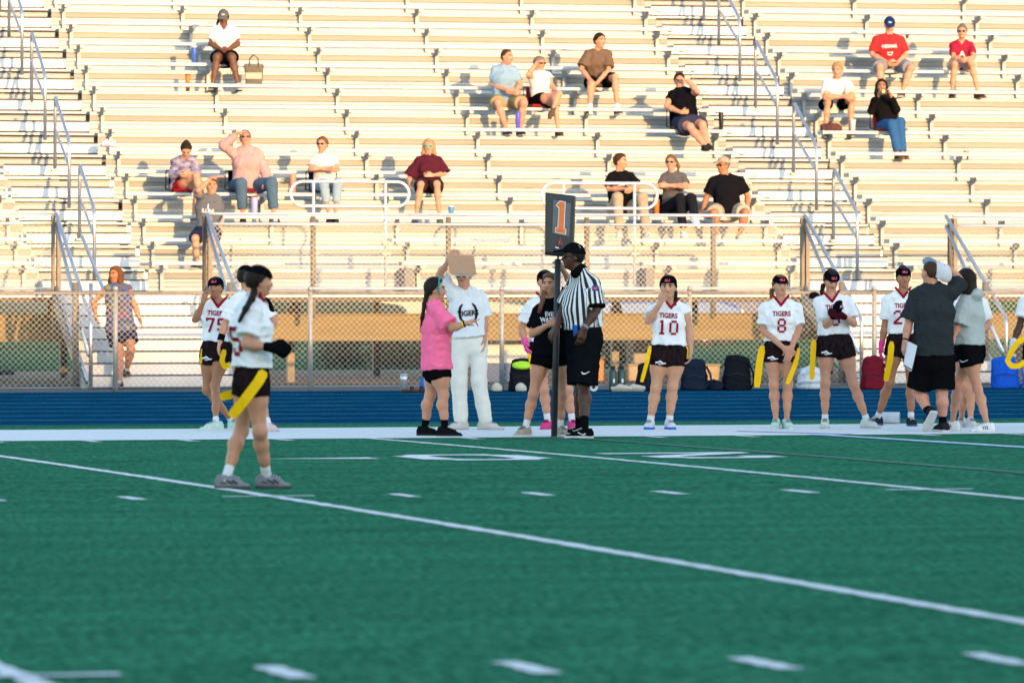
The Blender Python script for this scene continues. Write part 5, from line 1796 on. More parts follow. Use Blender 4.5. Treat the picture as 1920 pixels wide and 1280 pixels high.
seat("person in maroon v-neck tee and sunglasses, elbows on knees", 9,
     JJ((1804, 60, -.15), (1803, 77, -.1), (1784, 85, -.08), (1788, 108, -.25), (1808, 112, -.42), (1822, 85, -.08), (1826, 107, -.25), (1815, 112, -.42), 1787, (1790, 121, -.42), 1817, (1822, 120, -.42)),
     (1785, -.4, -8), (1834, -.42, 40), yaw=-10, skin='fair', hair='grey', hstyle='bun', glasses='dark', top=TEE((.30, .018, .045), vneck=.05, tsx=1.1, print=[('text', 'A', .11, .12, M_WPRINT)]), bottom=SH((.42, .40, .40), .4), shoe=dict(col=(.2, .1, .07), sole=(.1, .07, .05)), hands=CLASP, seed=37)
seat("person in black sweater and blue jeans taking a picture with a phone", 6,
     JJ((1653, 162, .03), (1655, 180, .06), (1637, 190, .05), (1634, 208, -.1), (1648, 178, -.25), (1676, 190, .05), (1681, 206, -.1), (1670, 180, -.25), 1655, (1672, 233, -.42), 1679, (1688, 229, -.4)),
     (1684, -.52, 25), (1693, -.5, 25), yaw=0, skin='tan', hair='black', hstyle='long', top=dict(col=(.008, .008, .009), sleeve=1.92, hem=.03, inf=.03, loose=.02), bottom=JEANS((.03, .10, .24)), shoe=dict(col=(.14, .08, .05), sole=(.2, .13, .08)), seed=38, hands={'A': dict(dir=(.3, -.2, 1), curl=.6), 'B': dict(dir=(-.3, -.2, 1), curl=.6)})
seat("person in white t-shirt with forearms crossed on the knees", 7,
     JJ((1570, 132, -.2), (1568, 149, -.14), (1547, 156, -.12), (1549, 181, -.3), (1585, 182, -.45), (1591, 156, -.12), (1598, 180, -.3), (1562, 183, -.45), 1547, (1552, 193, -.42), 1574, (1597, 187, -.4)),
     (1547, -.4, -5), (1594, -.4, 10), yaw=-15, pitch=-8, skin='fair', hair='blond', hstyle='short', female=False, g=.88, top=TEE((.70, .68, .66), sleeve=.8, inf=.034, loose=.04), bottom=SH(BLACKC, .7), shoe=dict(col=(.4, .4, .42), sole=(.2, .2, .2)), seed=39)
FLANN = mat("purple_white_flannel", (.035, .010, .09), .85, col2=(.38, .35, .42), scale=11, stretch=(1, 1, 1.6))
seat("person in purple and white flannel bent over with legs crossed", 3,
     JJ((349, 281, -.2), (345, 298, -.12), (326, 304, -.08), (324, 327, -.2), (346, 325, -.35), (364, 304, -.1), (370, 325, -.2), (354, 327, -.35), 332, (368, 330, -.45), 352, (372, 338, -.4)),
     ((377, 368, -.5), (381, 380, -.58), V3(.2, -.3, .9)), (362, -.42, 10), yaw=5, pitch=-45, skin='fair', hair='dark', hstyle='bun', top=dict(mat=FLANN, sleeve=1.85, hem=.06, inf=.035, loose=.025), bottom=SH((.25, .02, .03), .35), shoe=dict(col=(.55, .55, .55)), seed=40, hands=CLASP)
seat("person in pale pink hooded sweatshirt and jeans, arm raised to the brow", 3,
     JJ((460, 259, .02), (462, 278, .02), (437, 290, .02), (420, 273, -.1), (445, 250, -.15), (487, 289, .02), (499, 325, -.05), (497, 342, -.25), 443, (452, 345, -.42), 480, (509, 343, -.4)),
     (456, -.42, 0), (514, -.42, 25), yaw=8, pitch=8, skin='pink', hair='grey', hstyle='short', glasses='dark', g=1.12, top=dict(col=(.46, .28, .27), sleeve=1.9, hem=.03, inf=.032, loose=.03, hood=True), bottom=JEANS((.07, .12, .18), 1.75), shoe=dict(col=(.10, .08, .06), sole=(.1, .08, .05)), seed=41, hands={'A': dict(dir=(.9, -.2, .2), n=(0, .2, -1), curl=.1)})
seat("person in white tee and rolled light jeans with arms crossed behind the pipe loop", 3,
     JJ((604, 271, .02), (604, 289, .02), (587, 297, .02), (582, 318, -.05), (616, 318, -.22), (626, 297, .02), (633, 317, -.05), (597, 316, -.24), 594, (607, 344, -.42), 624, (634, 344, -.42)),
     (617, -.4, 5), (628, -.42, 10), yaw=-18, skin='pink', hair='lightbrown', hstyle='short', glasses='dark', top=TEE((.62, .54, .54), sleeve=.68), bottom=JEANS((.27, .36, .44), 1.55), shoe=dict(col=(.05, .08, .12), sole=(.04, .05, .06)), seed=42)
seat("person in maroon tunic and green mirrored sunglasses", 3,
     JJ((804, 275, .0), (804, 293), (783, 302), (768, 332, -.02), (767, 345, -.2), (825, 302), (833, 326, -.06), (812, 329, -.25), 790, (789, 346, -.42), 818, (819, 345, -.42)),
     (779, -.4, -8), (824, -.4, 8), yaw=-4, skin='fair', hair='blond', hstyle='long', glasses='green', top=TEE((.075, .014, .026), sleeve=.95, hem=.08, inf=.035, loose=.045), bottom=SH((.035, .018, .02), .85), shoe=NIKE, seed=43, hands={'B': dict(dir=(-.8, -.4, .1), curl=.5)})
seat("person in black t-shirt and tan trousers turned to the right beside the loop rail", 2,
     JJ((1164, 303, -.02), (1161, 324, 0), (1144, 331), (1141, 354, -.08), (1180, 354, -.3), (1184, 331), (1195, 350, -.1), (1184, 355, -.3), 1150, (1158, 370, -.4), 1180, (1204, 371, -.4)),
     (1161, -.42, 0, .02), (1212, -.42, 20, .02), yaw=60, skin='fair', hair='brown', hstyle='short', female=False, top=TEE((.008, .008, .009), sleeve=.78, inf=.03, loose=.03, print=[('shape', [(-.06, -.11, .06, -.11, .012), (-.05, -.13, .05, -.13, .008)], 0, 0, M_WPRINT)]), bottom=JEANS((.36, .28, .20)), shoe=dict(col=(.5, .48, .45), sole=(.6, .58, .5)), seed=44)
seat("person in grey t-shirt and black leggings with arms and legs crossed", 2,
     JJ((1258, 305, .02), (1260, 324, .02), (1243, 332, .02), (1239, 350, -.06), (1275, 350, -.23), (1283, 332, .02), (1287, 349, -.06), (1252, 348, -.24), 1247, (1275, 372, -.4), 1276, (1296, 372, -.45)),
     (1281, -.42, 10, .02), ((1304, 408, -.5), (1314, 420, -.6), V3(.4, -.3, .8)), yaw=-15, skin='pink', hair='lightbrown', hstyle='short', glasses='dark', top=TEE((.09, .085, .09), sleeve=.72), bottom=JEANS((.012, .013, .018), 1.85), shoe=dict(col=(.66, .66, .68), sole=(.6, .6, .6)), seed=45, tail=[(1268, 302, .08), (1272, 312, .08), (1271, 324, .08)])
seat("person in black t-shirt, khaki cap and shorts, hands on the bench", 2,
     JJ((1356, 311, 0), (1360, 330, 0), (1333, 340), (1325, 370, .0), (1318, 392, -.1), (1391, 340), (1402, 368, .0), (1402, 390, -.1), 1345, (1338, 400, -.4), 1382, (1398, 399, -.4)),
     (1346, -.35, -5, -.02), (1386, -.35, 12, -.02), yaw=-48, skin='tan', hair='grey', hstyle='buzz', female=False, g=1.12, belly=.04, glasses='dark', hat=dict(kind='cap', col=(.34, .27, .20)), top=TEE((.008, .008, .011), sleeve=.75, inf=.022), bottom=SH((.42, .34, .26), .8), shoe=dict(col=(.5, .45, .4), sole=(.4, .36, .3)), seed=46)
seat("person in grey illini t-shirt sitting low behind the rail, shading the eyes", 1,
     JJ((397, 349, -.02), (396, 366), (374, 374), (372, 357, -.2), (396, 334, -.2), (411, 375), (414, 408, .0), (412, 436, -.12), 378, (366, 447, -.38), 402, (400, 446, -.4)),
     (370, -.42, -20), (398, -.42, 0), yaw=10, pitch=5, skin='fair', hair='lightbrown', hstyle='short', female=False, top=TEE((.12, .125, .14), sleeve=.7, inf=.03, tsx=.9, print=[('text', 'ILLINI', .155, .075, M_WPRINT), ('text', 'I', .095, .09, M_WPRINT)]), bottom=SH((.02, .022, .06), .9), shoe=dict(col=(.3, .3, .3)), seed=47, hands={'A': dict(dir=(.9, -.2, .2), n=(0, .2, -1), curl=.15)})

# ------------------------------------------------------------------ things people hold
def slab(name, corners, thick, m, parent=None, **kw):
    """flat board through four world points, with thickness away from the camera"""
    c = [Vector(p) for p in corners]
    n = (c[1] - c[0]).cross(c[3] - c[0]).normalized()
    if n.y < 0: n = -n
    cen = sum(c, Vector()) / 4
    mb = MB().quad_prism([p - cen for p in c], [p - cen + n * thick for p in c])
    o = mb.build(name, m, parent, bevel=min(.004, thick * .3), **kw)
    o.location = cen
    return o, n, cen


M_MASON = mat("brown_hardboard", (0.44, 0.25, 0.14), .6, var=.06, scale=30)
db = ground_hit(885, 806) - .26
clip = empty("clipboard", W(865, 500, db), label="brown clipboard held up over a face above a white t-shirt", category="clipboard")
cc = [W(837, 477, db), W(888, 479, db - .02), W(894, 515, db - .06), W(844, 513, db - .05)]
o_, n_, cen = slab("board", cc, .004, M_MASON, clip); o_.location = cen - clip.location
o3, _, c3 = slab("paper", [W(848, 510, db - .02), W(889, 512, db - .02), W(890, 518, db - .02), W(849, 517, db - .02)], .002, cloth((.66, .68, .74)), clip); o3.location = c3 - clip.location

# down marker
dm = ground_hit(1040, 819)
gm = W(1039, 819, dm)
M_PAD = mat("black_vinyl_pad", (0.022, 0.026, 0.03), .5, var=.15, scale=20)
M_DIAL = mat("slate_dial", (0.085, 0.115, 0.145), .45, var=.1, scale=20)
M_ORANGE = mat("orange_print", (0.80, 0.17, 0.03), .5, var=.04)
mark = empty("down_marker", (gm.x, gm.y, 0), -TH, label="padded black down marker pole with an orange number 1 on its panel", category="down marker")
sc_ = dm / FPX
lx = lambda px: (px - 1039) * sc_
lz = lambda py: CAMH - (py - YH) * sc_
MB().tube([(lx(1039), 0, .0), (lx(1046), 0, lz(486))], .031, 14).build("padded_pole", M_PAD, mark, smooth=True)
MB().tube([(lx(1046), 0, lz(490)), (lx(1047), 0, lz(470))], .012, 8).build("pole_tip", M_GALV, mark, smooth=True)
fr = [(lx(1022), -.05, lz(361)), (lx(1079), -.0, lz(367)), (lx(1075), -.0, lz(484)), (lx(1021), -.05, lz(478))]
fr = [Vector(p) for p in fr]
cenp = sum(fr, Vector()) / 4
back = Vector((.12, .1, 0))
ring0 = [cenp + (p - cenp) * .90 + Vector((0, -.045, 0)) for p in fr]
ring1 = [cenp + (p - cenp) * 1.0 + Vector((0, -.015, 0)) for p in fr]
ring2 = [cenp + (p - cenp) * 1.0 + Vector((.006, .05, 0)) for p in fr]
mbp = MB()
i0 = 0
for rg in (ring0, ring1, ring2):
    mbp.v += [tuple(p) for p in rg]
for a in range(2):
    for k in range(4):
        k2 = (k + 1) % 4
        mbp.f.append((a * 4 + k, a * 4 + k2, a * 4 + 4 + k2, a * 4 + 4 + k))
mbp.f += [(3, 2, 1, 0), (8, 9, 10, 11)]
pad = mbp.build("panel", M_PAD, mark, bevel=.008)


def on_panel(px, py, off):
    # bilinear place on the panel's front face
    u = (px - 1022) / 55.0; v = (py - 362) / 118.0
    p = fr[0] * (1 - u) * (1 - v) + fr[1] * u * (1 - v) + fr[2] * u * v + fr[3] * (1 - u) * v
    return p + Vector((0, -.047 - off, 0))


def panel_poly(name, pts, off, m):
    q = [on_panel(x, y, off) for x, y in pts]
    mb = MB().quad_prism([p for p in q], [p + Vector((0, .004, 0)) for p in q])
    return mb.build(name, m, pad)


panel_poly("dial_window", [(1037, 374), (1069, 378), (1068, 440), (1036, 437)], .003, M_DIAL)
one = lambda e: [(1043 - e, 384 + e * .2), (1049 - e * .3, 376 - e), (1058 + e, 377 - e), (1057 + e, 427 - e * .3), (1060.5 + e, 427.5 - e * .3), (1060 + e, 436 + e), (1042.5 - e, 434.5 + e), (1043 - e, 426 - e * .3), (1047 - e, 426 - e * .3), (1048.5 - e, 388 + e)]
panel_poly("number_outline", one(1.6), .007, M_WPRINT)
panel_poly("number_one", one(0), .0115, M_ORANGE)
M_RPRINT = mat("red_print", (.6, .03, .05), .5)
panel_poly("printed_emblem", [(1052, 443), (1047, 458), (1051, 456)], .006, M_RPRINT)
panel_poly("printed_emblem", [(1052, 456), (1055, 452), (1055.5, 458)], .006, M_RPRINT)
panel_poly("printed_lettering", [(1042, 462), (1049, 463), (1049, 465.5), (1042, 464.5)], .006, M_WPRINT)

# sheets held by the person in the charcoal shirt
L = COACH['L']; rt = COACH['root']
Mw = Matrix.Translation(rt.location) @ Matrix.Rotation(-TH, 4, 'Z')
ws = lambda p: Mw @ Vector(L(p))
sheets = empty("play_sheets", ws((1705, 672, -.14)), label="folded white play sheets held at the hip of the person in the charcoal shirt", category="paper")
for i in range(3):
    e = i * .006
    o_, n_, cen = slab("paper", [ws((1702 + i, 640, -.15 - e)), ws((1718 + i, 648, -.17 - e)), ws((1707 + i, 696, -.18 - e)), ws((1693 + i, 686, -.16 - e))], .002, cloth((.62, .65, .70)), sheets)
    o_.location = cen - sheets.location
o_, n_, cen = slab("printed_stripe", [ws((1694.5, 683, -.185)), ws((1709.5, 692, -.205)), ws((1709, 694, -.205)), ws((1694, 685, -.185))], .001, M_BLKPRINT, sheets)
o_.location = cen - sheets.location
L = [None]

# ------------------------------------------------------------------ tumblers, cups, bags on the benches
def place(px, py, Y):
    return W(px, py, depth_at(px, Y))


def tumbler(label, px, row, hgt, r, col, lid=(.6, .6, .62), straw=None, cat="tumbler", dy=.12, on='seat', m=None, name="tumbler"):
    Y = seat_y(row) + dy
    d = depth_at(px, Y)
    z = seat_z(row) if on == 'seat' else foot_z(row)
    p = W(px, YH, d); p.z = z
    g = empty(name, p, label=label, category=cat)
    MB().lathe([(r * .72, 0.0), (r * .78, .004), (r * .95, hgt * .7), (r, hgt * .92), (r, hgt * .93)], n=18).build("body", m or mat("tumbler_%.2f%.2f%.2f" % col, col, .35, .1), g, smooth=True)
    MB().lathe([(r * 1.03, hgt * .931), (r * 1.03, hgt), (r * .8, hgt + .006)], n=18).build("lid", mat("lid_%.2f%.2f%.2f" % lid, lid, .4), g, smooth=True)
    if straw: MB().tube([(r * .3, 0, hgt), (r * .5, 0, hgt + .07)], .005, 6).build("straw", mat("straw_%.2f" % straw[0], straw, .4), g)
    return g


tumbler("tall blue tumbler on the bench left of the person in the grey cap", 364, 9, .25, .045, (.04, .12, .45))
tumbler("orange drink bottle standing behind the bench by the blue tumbler", 352, 9, .26, .038, (.55, .17, .03), (.15, .05, .04), name="drink_bottle", cat="bottle", dy=-.12, on='foot')
tumbler("violet blue bottle by the feet of the person in the polo shirt", 971, 6, .25, .042, (.10, .09, .48), (.08, .08, .35), name="water_bottle", cat="bottle")
tumbler("slim black bottle standing at the end of the bench by the aisle", 1352, 6, .26, .038, (.015, .015, .018), (.02, .02, .02), name="water_bottle", cat="bottle")
tumbler("white paper cup beside the feet of the person in the white t-shirt", 1599, 6, .17, .045, (.62, .58, .56), (.66, .66, .66), straw=(.6, .1, .1), name="paper_cup", cat="cup")
tumbler("lavender tumbler with red lid in front of the pink sweatshirt", 477, 2, .27, .05, (.36, .38, .62), (.5, .03, .06), straw=(.5, .05, .08))
tumbler("coral pink tumbler left of the pipe loop rail", 549, 3, .26, .05, (.62, .24, .18), (.6, .3, .25))
tumbler("blue and white cup on the bench by the feet below the maroon tunic", 846, 2, .14, .045, (.08, .25, .45), (.66, .66, .68), name="paper_cup", cat="cup")
tumbler("half empty plastic cup with orange drink on the right benches", 1812, 6, .15, .04, (.50, .20, .08), (.6, .55, .5), name="plastic_cup", cat="cup", on='foot', dy=-.1)
tumbler("orange cup left on the upper benches behind the red t-shirt", 1701, 12, .08, .03, (.55, .22, .08), (.6, .6, .6), name="plastic_cup", cat="cup", on='foot', dy=-.15)
tumbler("orange bottle between the person in leggings and the loop rail", 1231, 2, .24, .045, (.55, .17, .03), (.5, .15, .03), name="drink_bottle", cat="bottle", dy=.05)

# tote bag
Y = seat_y(8) + .12
p = W(476, YH, depth_at(476, Y)); p.z = seat_z(8)
tote = empty("tote_bag", p, -TH, label="woven brown tote bag with black handles beside the person in the grey cap", category="bag")
F = Field((-.25, -.15, -.02), (.25, .15, .40), .012)
F.ec((0, 0, 0), (0, 0, .30), V3(1, 0, 0), (.12, .065), (.15, .06), .01, flat=True, p=4); F.plane((0, 0, .001), V3(0, 0, -1))
obj("bag_body", F.mesh("bag_body"), mat("woven_brown", (.09, .075, .055), .8, col2=(.16, .13, .09), scale=40), tote)
for s in (-1, 1):
    MB().tube([(-.07, s * .055, .26), (-.06, s * .05, .38), (0, s * .045, .44), (.06, s * .05, .38), (.07, s * .055, .26)], .008, 6).build("handle", M_BLACK, tote, smooth=True)
MB().box(-.12, .12, -.072, -.062, .08, .17).build("patch", mat("pale_flower", (.45, .40, .28), .8), tote)


def lump(name, label, cat, p, r, m, seed, rz=0, fold=.02):
    g = empty(name, p, -TH + rz, label=label, category=cat)
    F = Field((-r[0] * 1.5, -r[1] * 1.5, -.03), (r[0] * 1.5, r[1] * 1.5, r[2] * 2.6), .014)
    F.el((0, 0, r[2] * .5), (V3(1, 0, 0), V3(0, 1, 0), V3(0, 0, 1)), r, .01)
    F.el((r[0] * .4, 0, r[2] * .35), (V3(1, 0, 0), V3(0, 1, 0), V3(0, 0, 1)), (r[0] * .7, r[1] * .9, r[2] * .7), .03)
    F.folds(fold, r[0] * .9, seed); F.plane((0, 0, .002), V3(0, 0, -1))
    obj("bundle", F.mesh("bundle"), m, g)
    return g


def on_seat(px, row, dy=.12, foot=False):
    p = W(px, YH, depth_at(px, seat_y(row) + dy)); p.z = foot_z(row) if foot else seat_z(row)
    return p


lump("jacket", "crumpled brown jacket on the bench by the feet of the person in the white t-shirt", "jacket", on_seat(1557, 6), (.15, .10, .08), cloth((.10, .045, .04)), 3)
lump("plastic_bag", "crumpled clear plastic bag at the end of a bench by the left aisle", "bag", on_seat(204, 5), (.12, .08, .07), mat("clear_plastic", (.45, .47, .50), .25, var=.25, scale=20), 4)
lump("cloth_bundle", "small grey bundle left on the upper benches at the right", "cloth", on_seat(1691, 11, .0, True), (.05, .05, .06), cloth((.12, .14, .18)), 5)


def stadium_seat(label, px, row, col, col2=BLACKC, w=.2, lean=.12, dy=.0):
    g = empty("stadium_seat", on_seat(px, row, .12 + dy), -TH * 0, label=label, category="stadium seat")
    F = Field((-.32, -.25, -.02), (.32, .42, .55), .013)
    F.bx((0, .0, .03), (V3(1, 0, 0), V3(0, 1, 0), V3(0, 0, 1)), (w, .17, .02), .018)
    obj("seat_cushion", F.mesh("seat_cushion"), cloth(col), g)
    F = Field((-.32, -.05, -.02), (.32, .42, .55), .013)
    A = (V3(1, 0, 0), nrm(V3(0, 1, -lean)), nrm(V3(0, lean, 1)))
    F.bx((0, .20, .17), A, (w - .01, .022, .15), .02)
    obj("backrest", F.mesh("backrest"), cloth(col2), g)
    MB().tube([(-w - .03, -.17, .03), (-w - .035, .19, .05), (-w - .02, .225, .31), (w + .02, .225, .31), (w + .035, .19, .05), (w + .03, -.17, .03)], .012, 6).build("frame", M_BLACK, g, smooth=True)


stadium_seat("red and black stadium seat under the person in flannel", 346, 3, (.22, .008, .014))
stadium_seat("red and black stadium seat under the person in the pink sweatshirt", 463, 3, (.22, .008, .014), w=.24)
stadium_seat("dark teal stadium seat under the person with arms crossed", 609, 3, (.02, .05, .06), (.012, .016, .02))
stadium_seat("red stadium seat under the person in the white sleeveless top", 1016, 7, (.30, .02, .03), (.30, .02, .03))
stadium_seat("red and black stadium seat under the person taking a picture", 1667, 6, (.35, .02, .03), (.35, .03, .035))
stadium_seat("black stadium seat under the person leaning back", 1289, 6, (.015, .015, .018), w=.23)
stadium_seat("black stadium seat under the person in leggings", 1262, 2, (.02, .02, .03))

# phone of the photographer, phone of the man in red
pp = W(1658, 172, depth_at(1658, seat_y(6) + .13) - .38)
ph = empty("phone", pp, -TH, label="phone held up in front of the face of the person in black", category="phone")
MB().box(-.04, .04, -.005, .005, -.04, .04).build("case", mat("phone_case", (.03, .03, .035), .3), ph, bevel=.003)
MB().tube([(-.012, -.006, .006), (-.012, -.014, .006)], .026, 14).build("lens_ring", mat("gold_lens_ring", (.8, .6, .25), .25, .7), ph)
pp = W(1678, 117, depth_at(1678, seat_y(9) + .13) - .36)
ph = empty("phone", pp, -TH, label="dark phone in the hands of the person in the red shirt", category="phone")
MB().box(-.04, .04, -.035, .035, -.004, .006).build("case", mat("phone_case", (.03, .03, .035), .3), ph, bevel=.003)

# ------------------------------------------------------------------ bags and bottles along the fence
def at_fence(px, Y=69.35):
    p = W(px, YH, depth_at(px, Y)); p.z = ground_z(Y) + .004
    return p


def backpack(label, px, w, h, col, flap=None, Y=69.35, seed=1, lean=.0, strap=True):
    g = empty("backpack", at_fence(px, Y), -TH, label=label, category="backpack")
    F = Field((-w, -.25, -.02), (w, .3, h * 1.35), .011)
    F.ec((0, .03, .03), (lean * h, .06, h * .78), V3(1, 0, 0), (w * .5, .13), (w * .40, .10), .04, p=2.8)
    F.ec((0, -.08, .03), (lean * h * .5, -.06, h * .42), V3(1, 0, 0), (w * .38, .07), (w * .34, .05), .02, p=2.8)
    F.folds(.010, .13, seed); F.plane((0, 0, .001), V3(0, 0, -1))
    m = cloth(col)
    bag = obj("bag_body", F.mesh("bag_body"), m, g)
    MB().tube([(lean * h - .04, .05, h * .9), (lean * h - .02, .05, h * .97), (lean * h + .03, .05, h * .97), (lean * h + .05, .05, h * .9)], .009, 6).build("carry_loop", M_BLACK, g, smooth=True)
    zp = MB().tube([(-w * .33 + lean * h * .4, -.115, h * .40), (lean * h * .4, -.125, h * .46), (w * .33 + lean * h * .4, -.115, h * .40)], .005, 5).build("zip", M_BLACK, g)
    if strap:
        MB().tube([(w * .42, -.03, h * .75), (w * .56, -.08, h * .5), (w * .6, -.1, h * .2), (w * .48, -.06, .02)], .014, 6).build("strap", m, g, smooth=True)
    if flap:
        F = Field((-w, -.3, h * .3), (w, .2, h * 1.2), .011)
        F.el((lean * h, -.02, h * .78), (V3(1, 0, 0), V3(0, 1, 0), nrm(V3(0, -.3, 1))), (w * .38, .10, .05), .01)
        obj("flap", F.mesh("flap"), cloth(flap), g)
    return g


backpack("black backpack with a lime green flap by the fence", 979, .34, .42, (.012, .013, .016), flap=(.42, .72, .05), seed=2)
backpack("dark navy backpack half hidden behind the player in jersey 10", 1211, .26, .34, (.012, .016, .024), seed=3)
backpack("navy backpack to the right of the player in jersey 10", 1302, .36, .40, (.012, .02, .035), seed=4)
backpack("black backpack with pale strap left of the player in jersey 8", 1380, .38, .46, (.010, .012, .016), seed=5, lean=.05)
backpack("maroon backpack by the fence between jerseys nine and two", 1638, .32, .44, (.15, .012, .022), seed=6)
backpack("bright blue backpack by the fence near the right edge", 1886, .38, .42, (.012, .09, .50), seed=7, lean=-.06)
lump("pouch", "small dark pouch between the navy and the black backpacks", "bag", at_fence(1337), (.12, .09, .09), cloth((.012, .016, .03)), 8)
lump("plastic_sack", "white plastic sack by the fence behind jersey nine", "bag", at_fence(1520), (.17, .12, .21), mat("white_sack", (.50, .56, .62), .4, var=.2, scale=12), 9, fold=.03)
lump("towel", "bright blue towel behind the person in pink", "towel", at_fence(797), (.07, .06, .12), cloth((.02, .16, .55)), 11)
lump("baseball_cap", "cream baseball cap on the ground behind the cream sweatpants", "cap", at_fence(931, 69.2), (.065, .06, .075), cloth((.52, .48, .38)), 12, fold=.004)
lump("baseball_cap", "cream baseball cap in front of the lime and black backpack", "cap", at_fence(976, 69.1), (.065, .06, .075), cloth((.52, .48, .40)), 13, fold=.004)
for i, (px, lab) in enumerate(((769, "left brown sandal on the track edge behind the person in pink"), (787, "right brown sandal on the track edge behind the person in pink"))):
    g = empty("sandal", at_fence(px, 69.1), .9, label=lab, category="sandal", group="brown sandals behind the person in pink")
    F = Field((-.1, -.16, -.01), (.1, .16, .14), .008)
    F.ec((0, -.1, .015), (0, .1, .015), V3(1, 0, 0), (.045, .02), (.05, .02), .01); F.plane((0, 0, .001), V3(0, 0, -1))
    obj("footbed", F.mesh("footbed"), cloth((.10, .05, .03)), g)
    MB().tube([(-.045, -.03, .02), (-.03, -.02, .065), (.03, -.02, .065), (.045, -.03, .02)], .012, 6).build("strap", cloth((.06, .03, .02)), g, smooth=True)
for i, (px, lab) in enumerate(((1164, "left cream clog by the fence left of jersey ten"), (1189, "right cream clog by the fence left of jersey ten"))):
    g = empty("clog", at_fence(px, 69.05), .95 + .3 * i, label=lab, category="shoe", group="cream clogs by the fence")
    F = Field((-.12, -.2, -.01), (.12, .2, .16), .008)
    F.ec((0, -.12, .035), (0, .02, .045), V3(1, 0, 0), (.05, .03), (.05, .05), .02); F.ec((0, .02, .04), (0, .11, .035), V3(1, 0, 0), (.05, .04), (.04, .03), .02)
    F.el((0, .08, .09), (V3(1, 0, 0), V3(0, 1, 0), V3(0, 0, 1)), (.035, .06, .05), cut=True); F.plane((0, 0, .001), V3(0, 0, -1))
    obj("upper", F.mesh("upper"), cloth((.50, .46, .38)), g)
    MB().box(-.04, .04, -.12, .1, .002, .016).build("sole", cloth((.4, .36, .3)), g)
g = empty("steel_tumbler", at_fence(757, 69.2), label="brushed steel tumbler standing on the track edge", category="tumbler")
MB().lathe([(.035, 0), (.037, .005), (.044, .16), (.046, .21)], n=20).build("body", mat("brushed_steel", (.55, .57, .60), .3, .8), g, smooth=True)
MB().lathe([(.047, .2101), (.047, .222), (.03, .227)], n=20).build("lid", mat("clear_lid", (.4, .45, .5), .2), g, smooth=True)
g = empty("tape_roll", at_fence(1113, 69.1), -TH, label="white roll of tape lying behind the referee's leg", category="tape")
MB().tube([(0, -.03, .055), (0, .04, .055)], .055, 20).build("roll", cloth((.62, .62, .62)), g, smooth=True)
MB().tube([(0, -.034, .055), (0, -.0301, .055)], .024, 16).build("core", M_BLACK, g)
for i, (px, lab) in enumerate(((1149, "left of two dark green bottles by the fence"), (1165, "right of two dark green bottles by the fence"))):
    g = empty("insulated_bottle", at_fence(px, 69.3), label=lab, category="bottle", group="dark green bottles by the fence")
    MB().lathe([(.05, 0), (.052, .01), (.052, .24), (.035, .27), (.03, .275)], n=18).build("body", mat("dark_green_steel", (.015, .05, .05), .4, .2), g, smooth=True)
    MB().lathe([(.032, .2751), (.034, .31), (.02, .316)], n=16).build("cap", M_BLACK, g, smooth=True)
    MB().box(-.012, .012, -.056, -.051, .10, .15).build("printed_label", M_WPRINT, g)
dr = ground_hit(1668, 795)
p = W(1668, 795, dr)
g = empty("foam_roller", (p.x, p.y, p.z), -TH, label="white foam roller lying on the white border behind jersey two", category="foam roller")
MB().tube([(-.105, .03, .066), (.105, 0, .066)], [.062, .062], 22).build("roll", cloth((.62, .66, .70)), g, smooth=True)
MB().tube([(.1051, -.0, .066), (.108, 0, .066)], .05, 18).build("end_disc", cloth((.5, .54, .58)), g)
lump("dark_cap", "black knitted cap hanging on the fence rail behind jersey nine", "cap", W(1527, 560, depth_at(1527, FY - .06)), (.07, .05, .06), cloth(BLACKC), 15, fold=.006)

# ------------------------------------------------------------------ behind and below the bleachers
def crate(name, label, cat, px, py0, py1, w, Y, col, dep=.3):
    d = depth_at(px, Y)
    a, b = W(px, py1, d), W(px, py0, d)
    z0 = GZ - .004
    g = empty(name, (a.x, a.y, z0), label=label, category=cat)
    h = b.z - z0
    m = mat("crate_%.2f%.2f%.2f" % col, col, .6)
    F = Field((-w, -dep, -.02), (w, dep, h + .1), .015)
    F.ec((0, 0, .0), (0, 0, h * .9), V3(1, 0, 0), (w * .46, dep * .46), (w * .5, dep * .5), .01, flat=True, p=6); F.plane((0, 0, .001), V3(0, 0, -1))
    obj("tub", F.mesh("tub"), m, g)
    MB().box(-w * .53, w * .53, -dep * .53, dep * .53, h * .9, h).build("lid", m, g, bevel=.01)
    return g


crate("storage_tub", "tan storage tub below the walkway left of jersey ten", "tub", 1185, 682, 718, .20, 75.9, (.42, .33, .20))
crate("storage_tub", "tan storage tub below the walkway right of jersey ten", "tub", 1328, 682, 714, .28, 75.9, (.42, .33, .20))
crate("drinks_cooler", "orange drinks cooler below the walkway behind the referee", "cooler", 1118, 668, 718, .17, 75.8, (.50, .20, .04))
dq = depth_at(945, 75.6)
a, b = W(903, 718, dq), W(987, 592, dq)
cart = empty("equipment_box", ((a.x + b.x) / 2, 75.6, GZ - .004), label="tall blue equipment box with a broad white band below the walkway", category="box")
hw_ = abs(b.x - a.x) / 2; zz = lambda py: CAMH - (py - YH) * dq / FPX - GZ
M_BLUEBOX = mat("blue_painted_box", (.02, .07, .20), .5, var=.15, scale=5)
MB().box(-hw_, hw_, -.15, .4, 0, zz(680)).build("lower_panel", M_BLUEBOX, cart, bevel=.006)
MB().box(-hw_ - .006, hw_ + .006, -.156, .406, zz(680) + .002, zz(635)).build("white_band", cloth((.62, .62, .62)), cart, bevel=.006)
MB().box(-hw_, hw_, -.15, .4, zz(635) + .002, zz(592)).build("upper_panel", M_BLUEBOX, cart, bevel=.006)


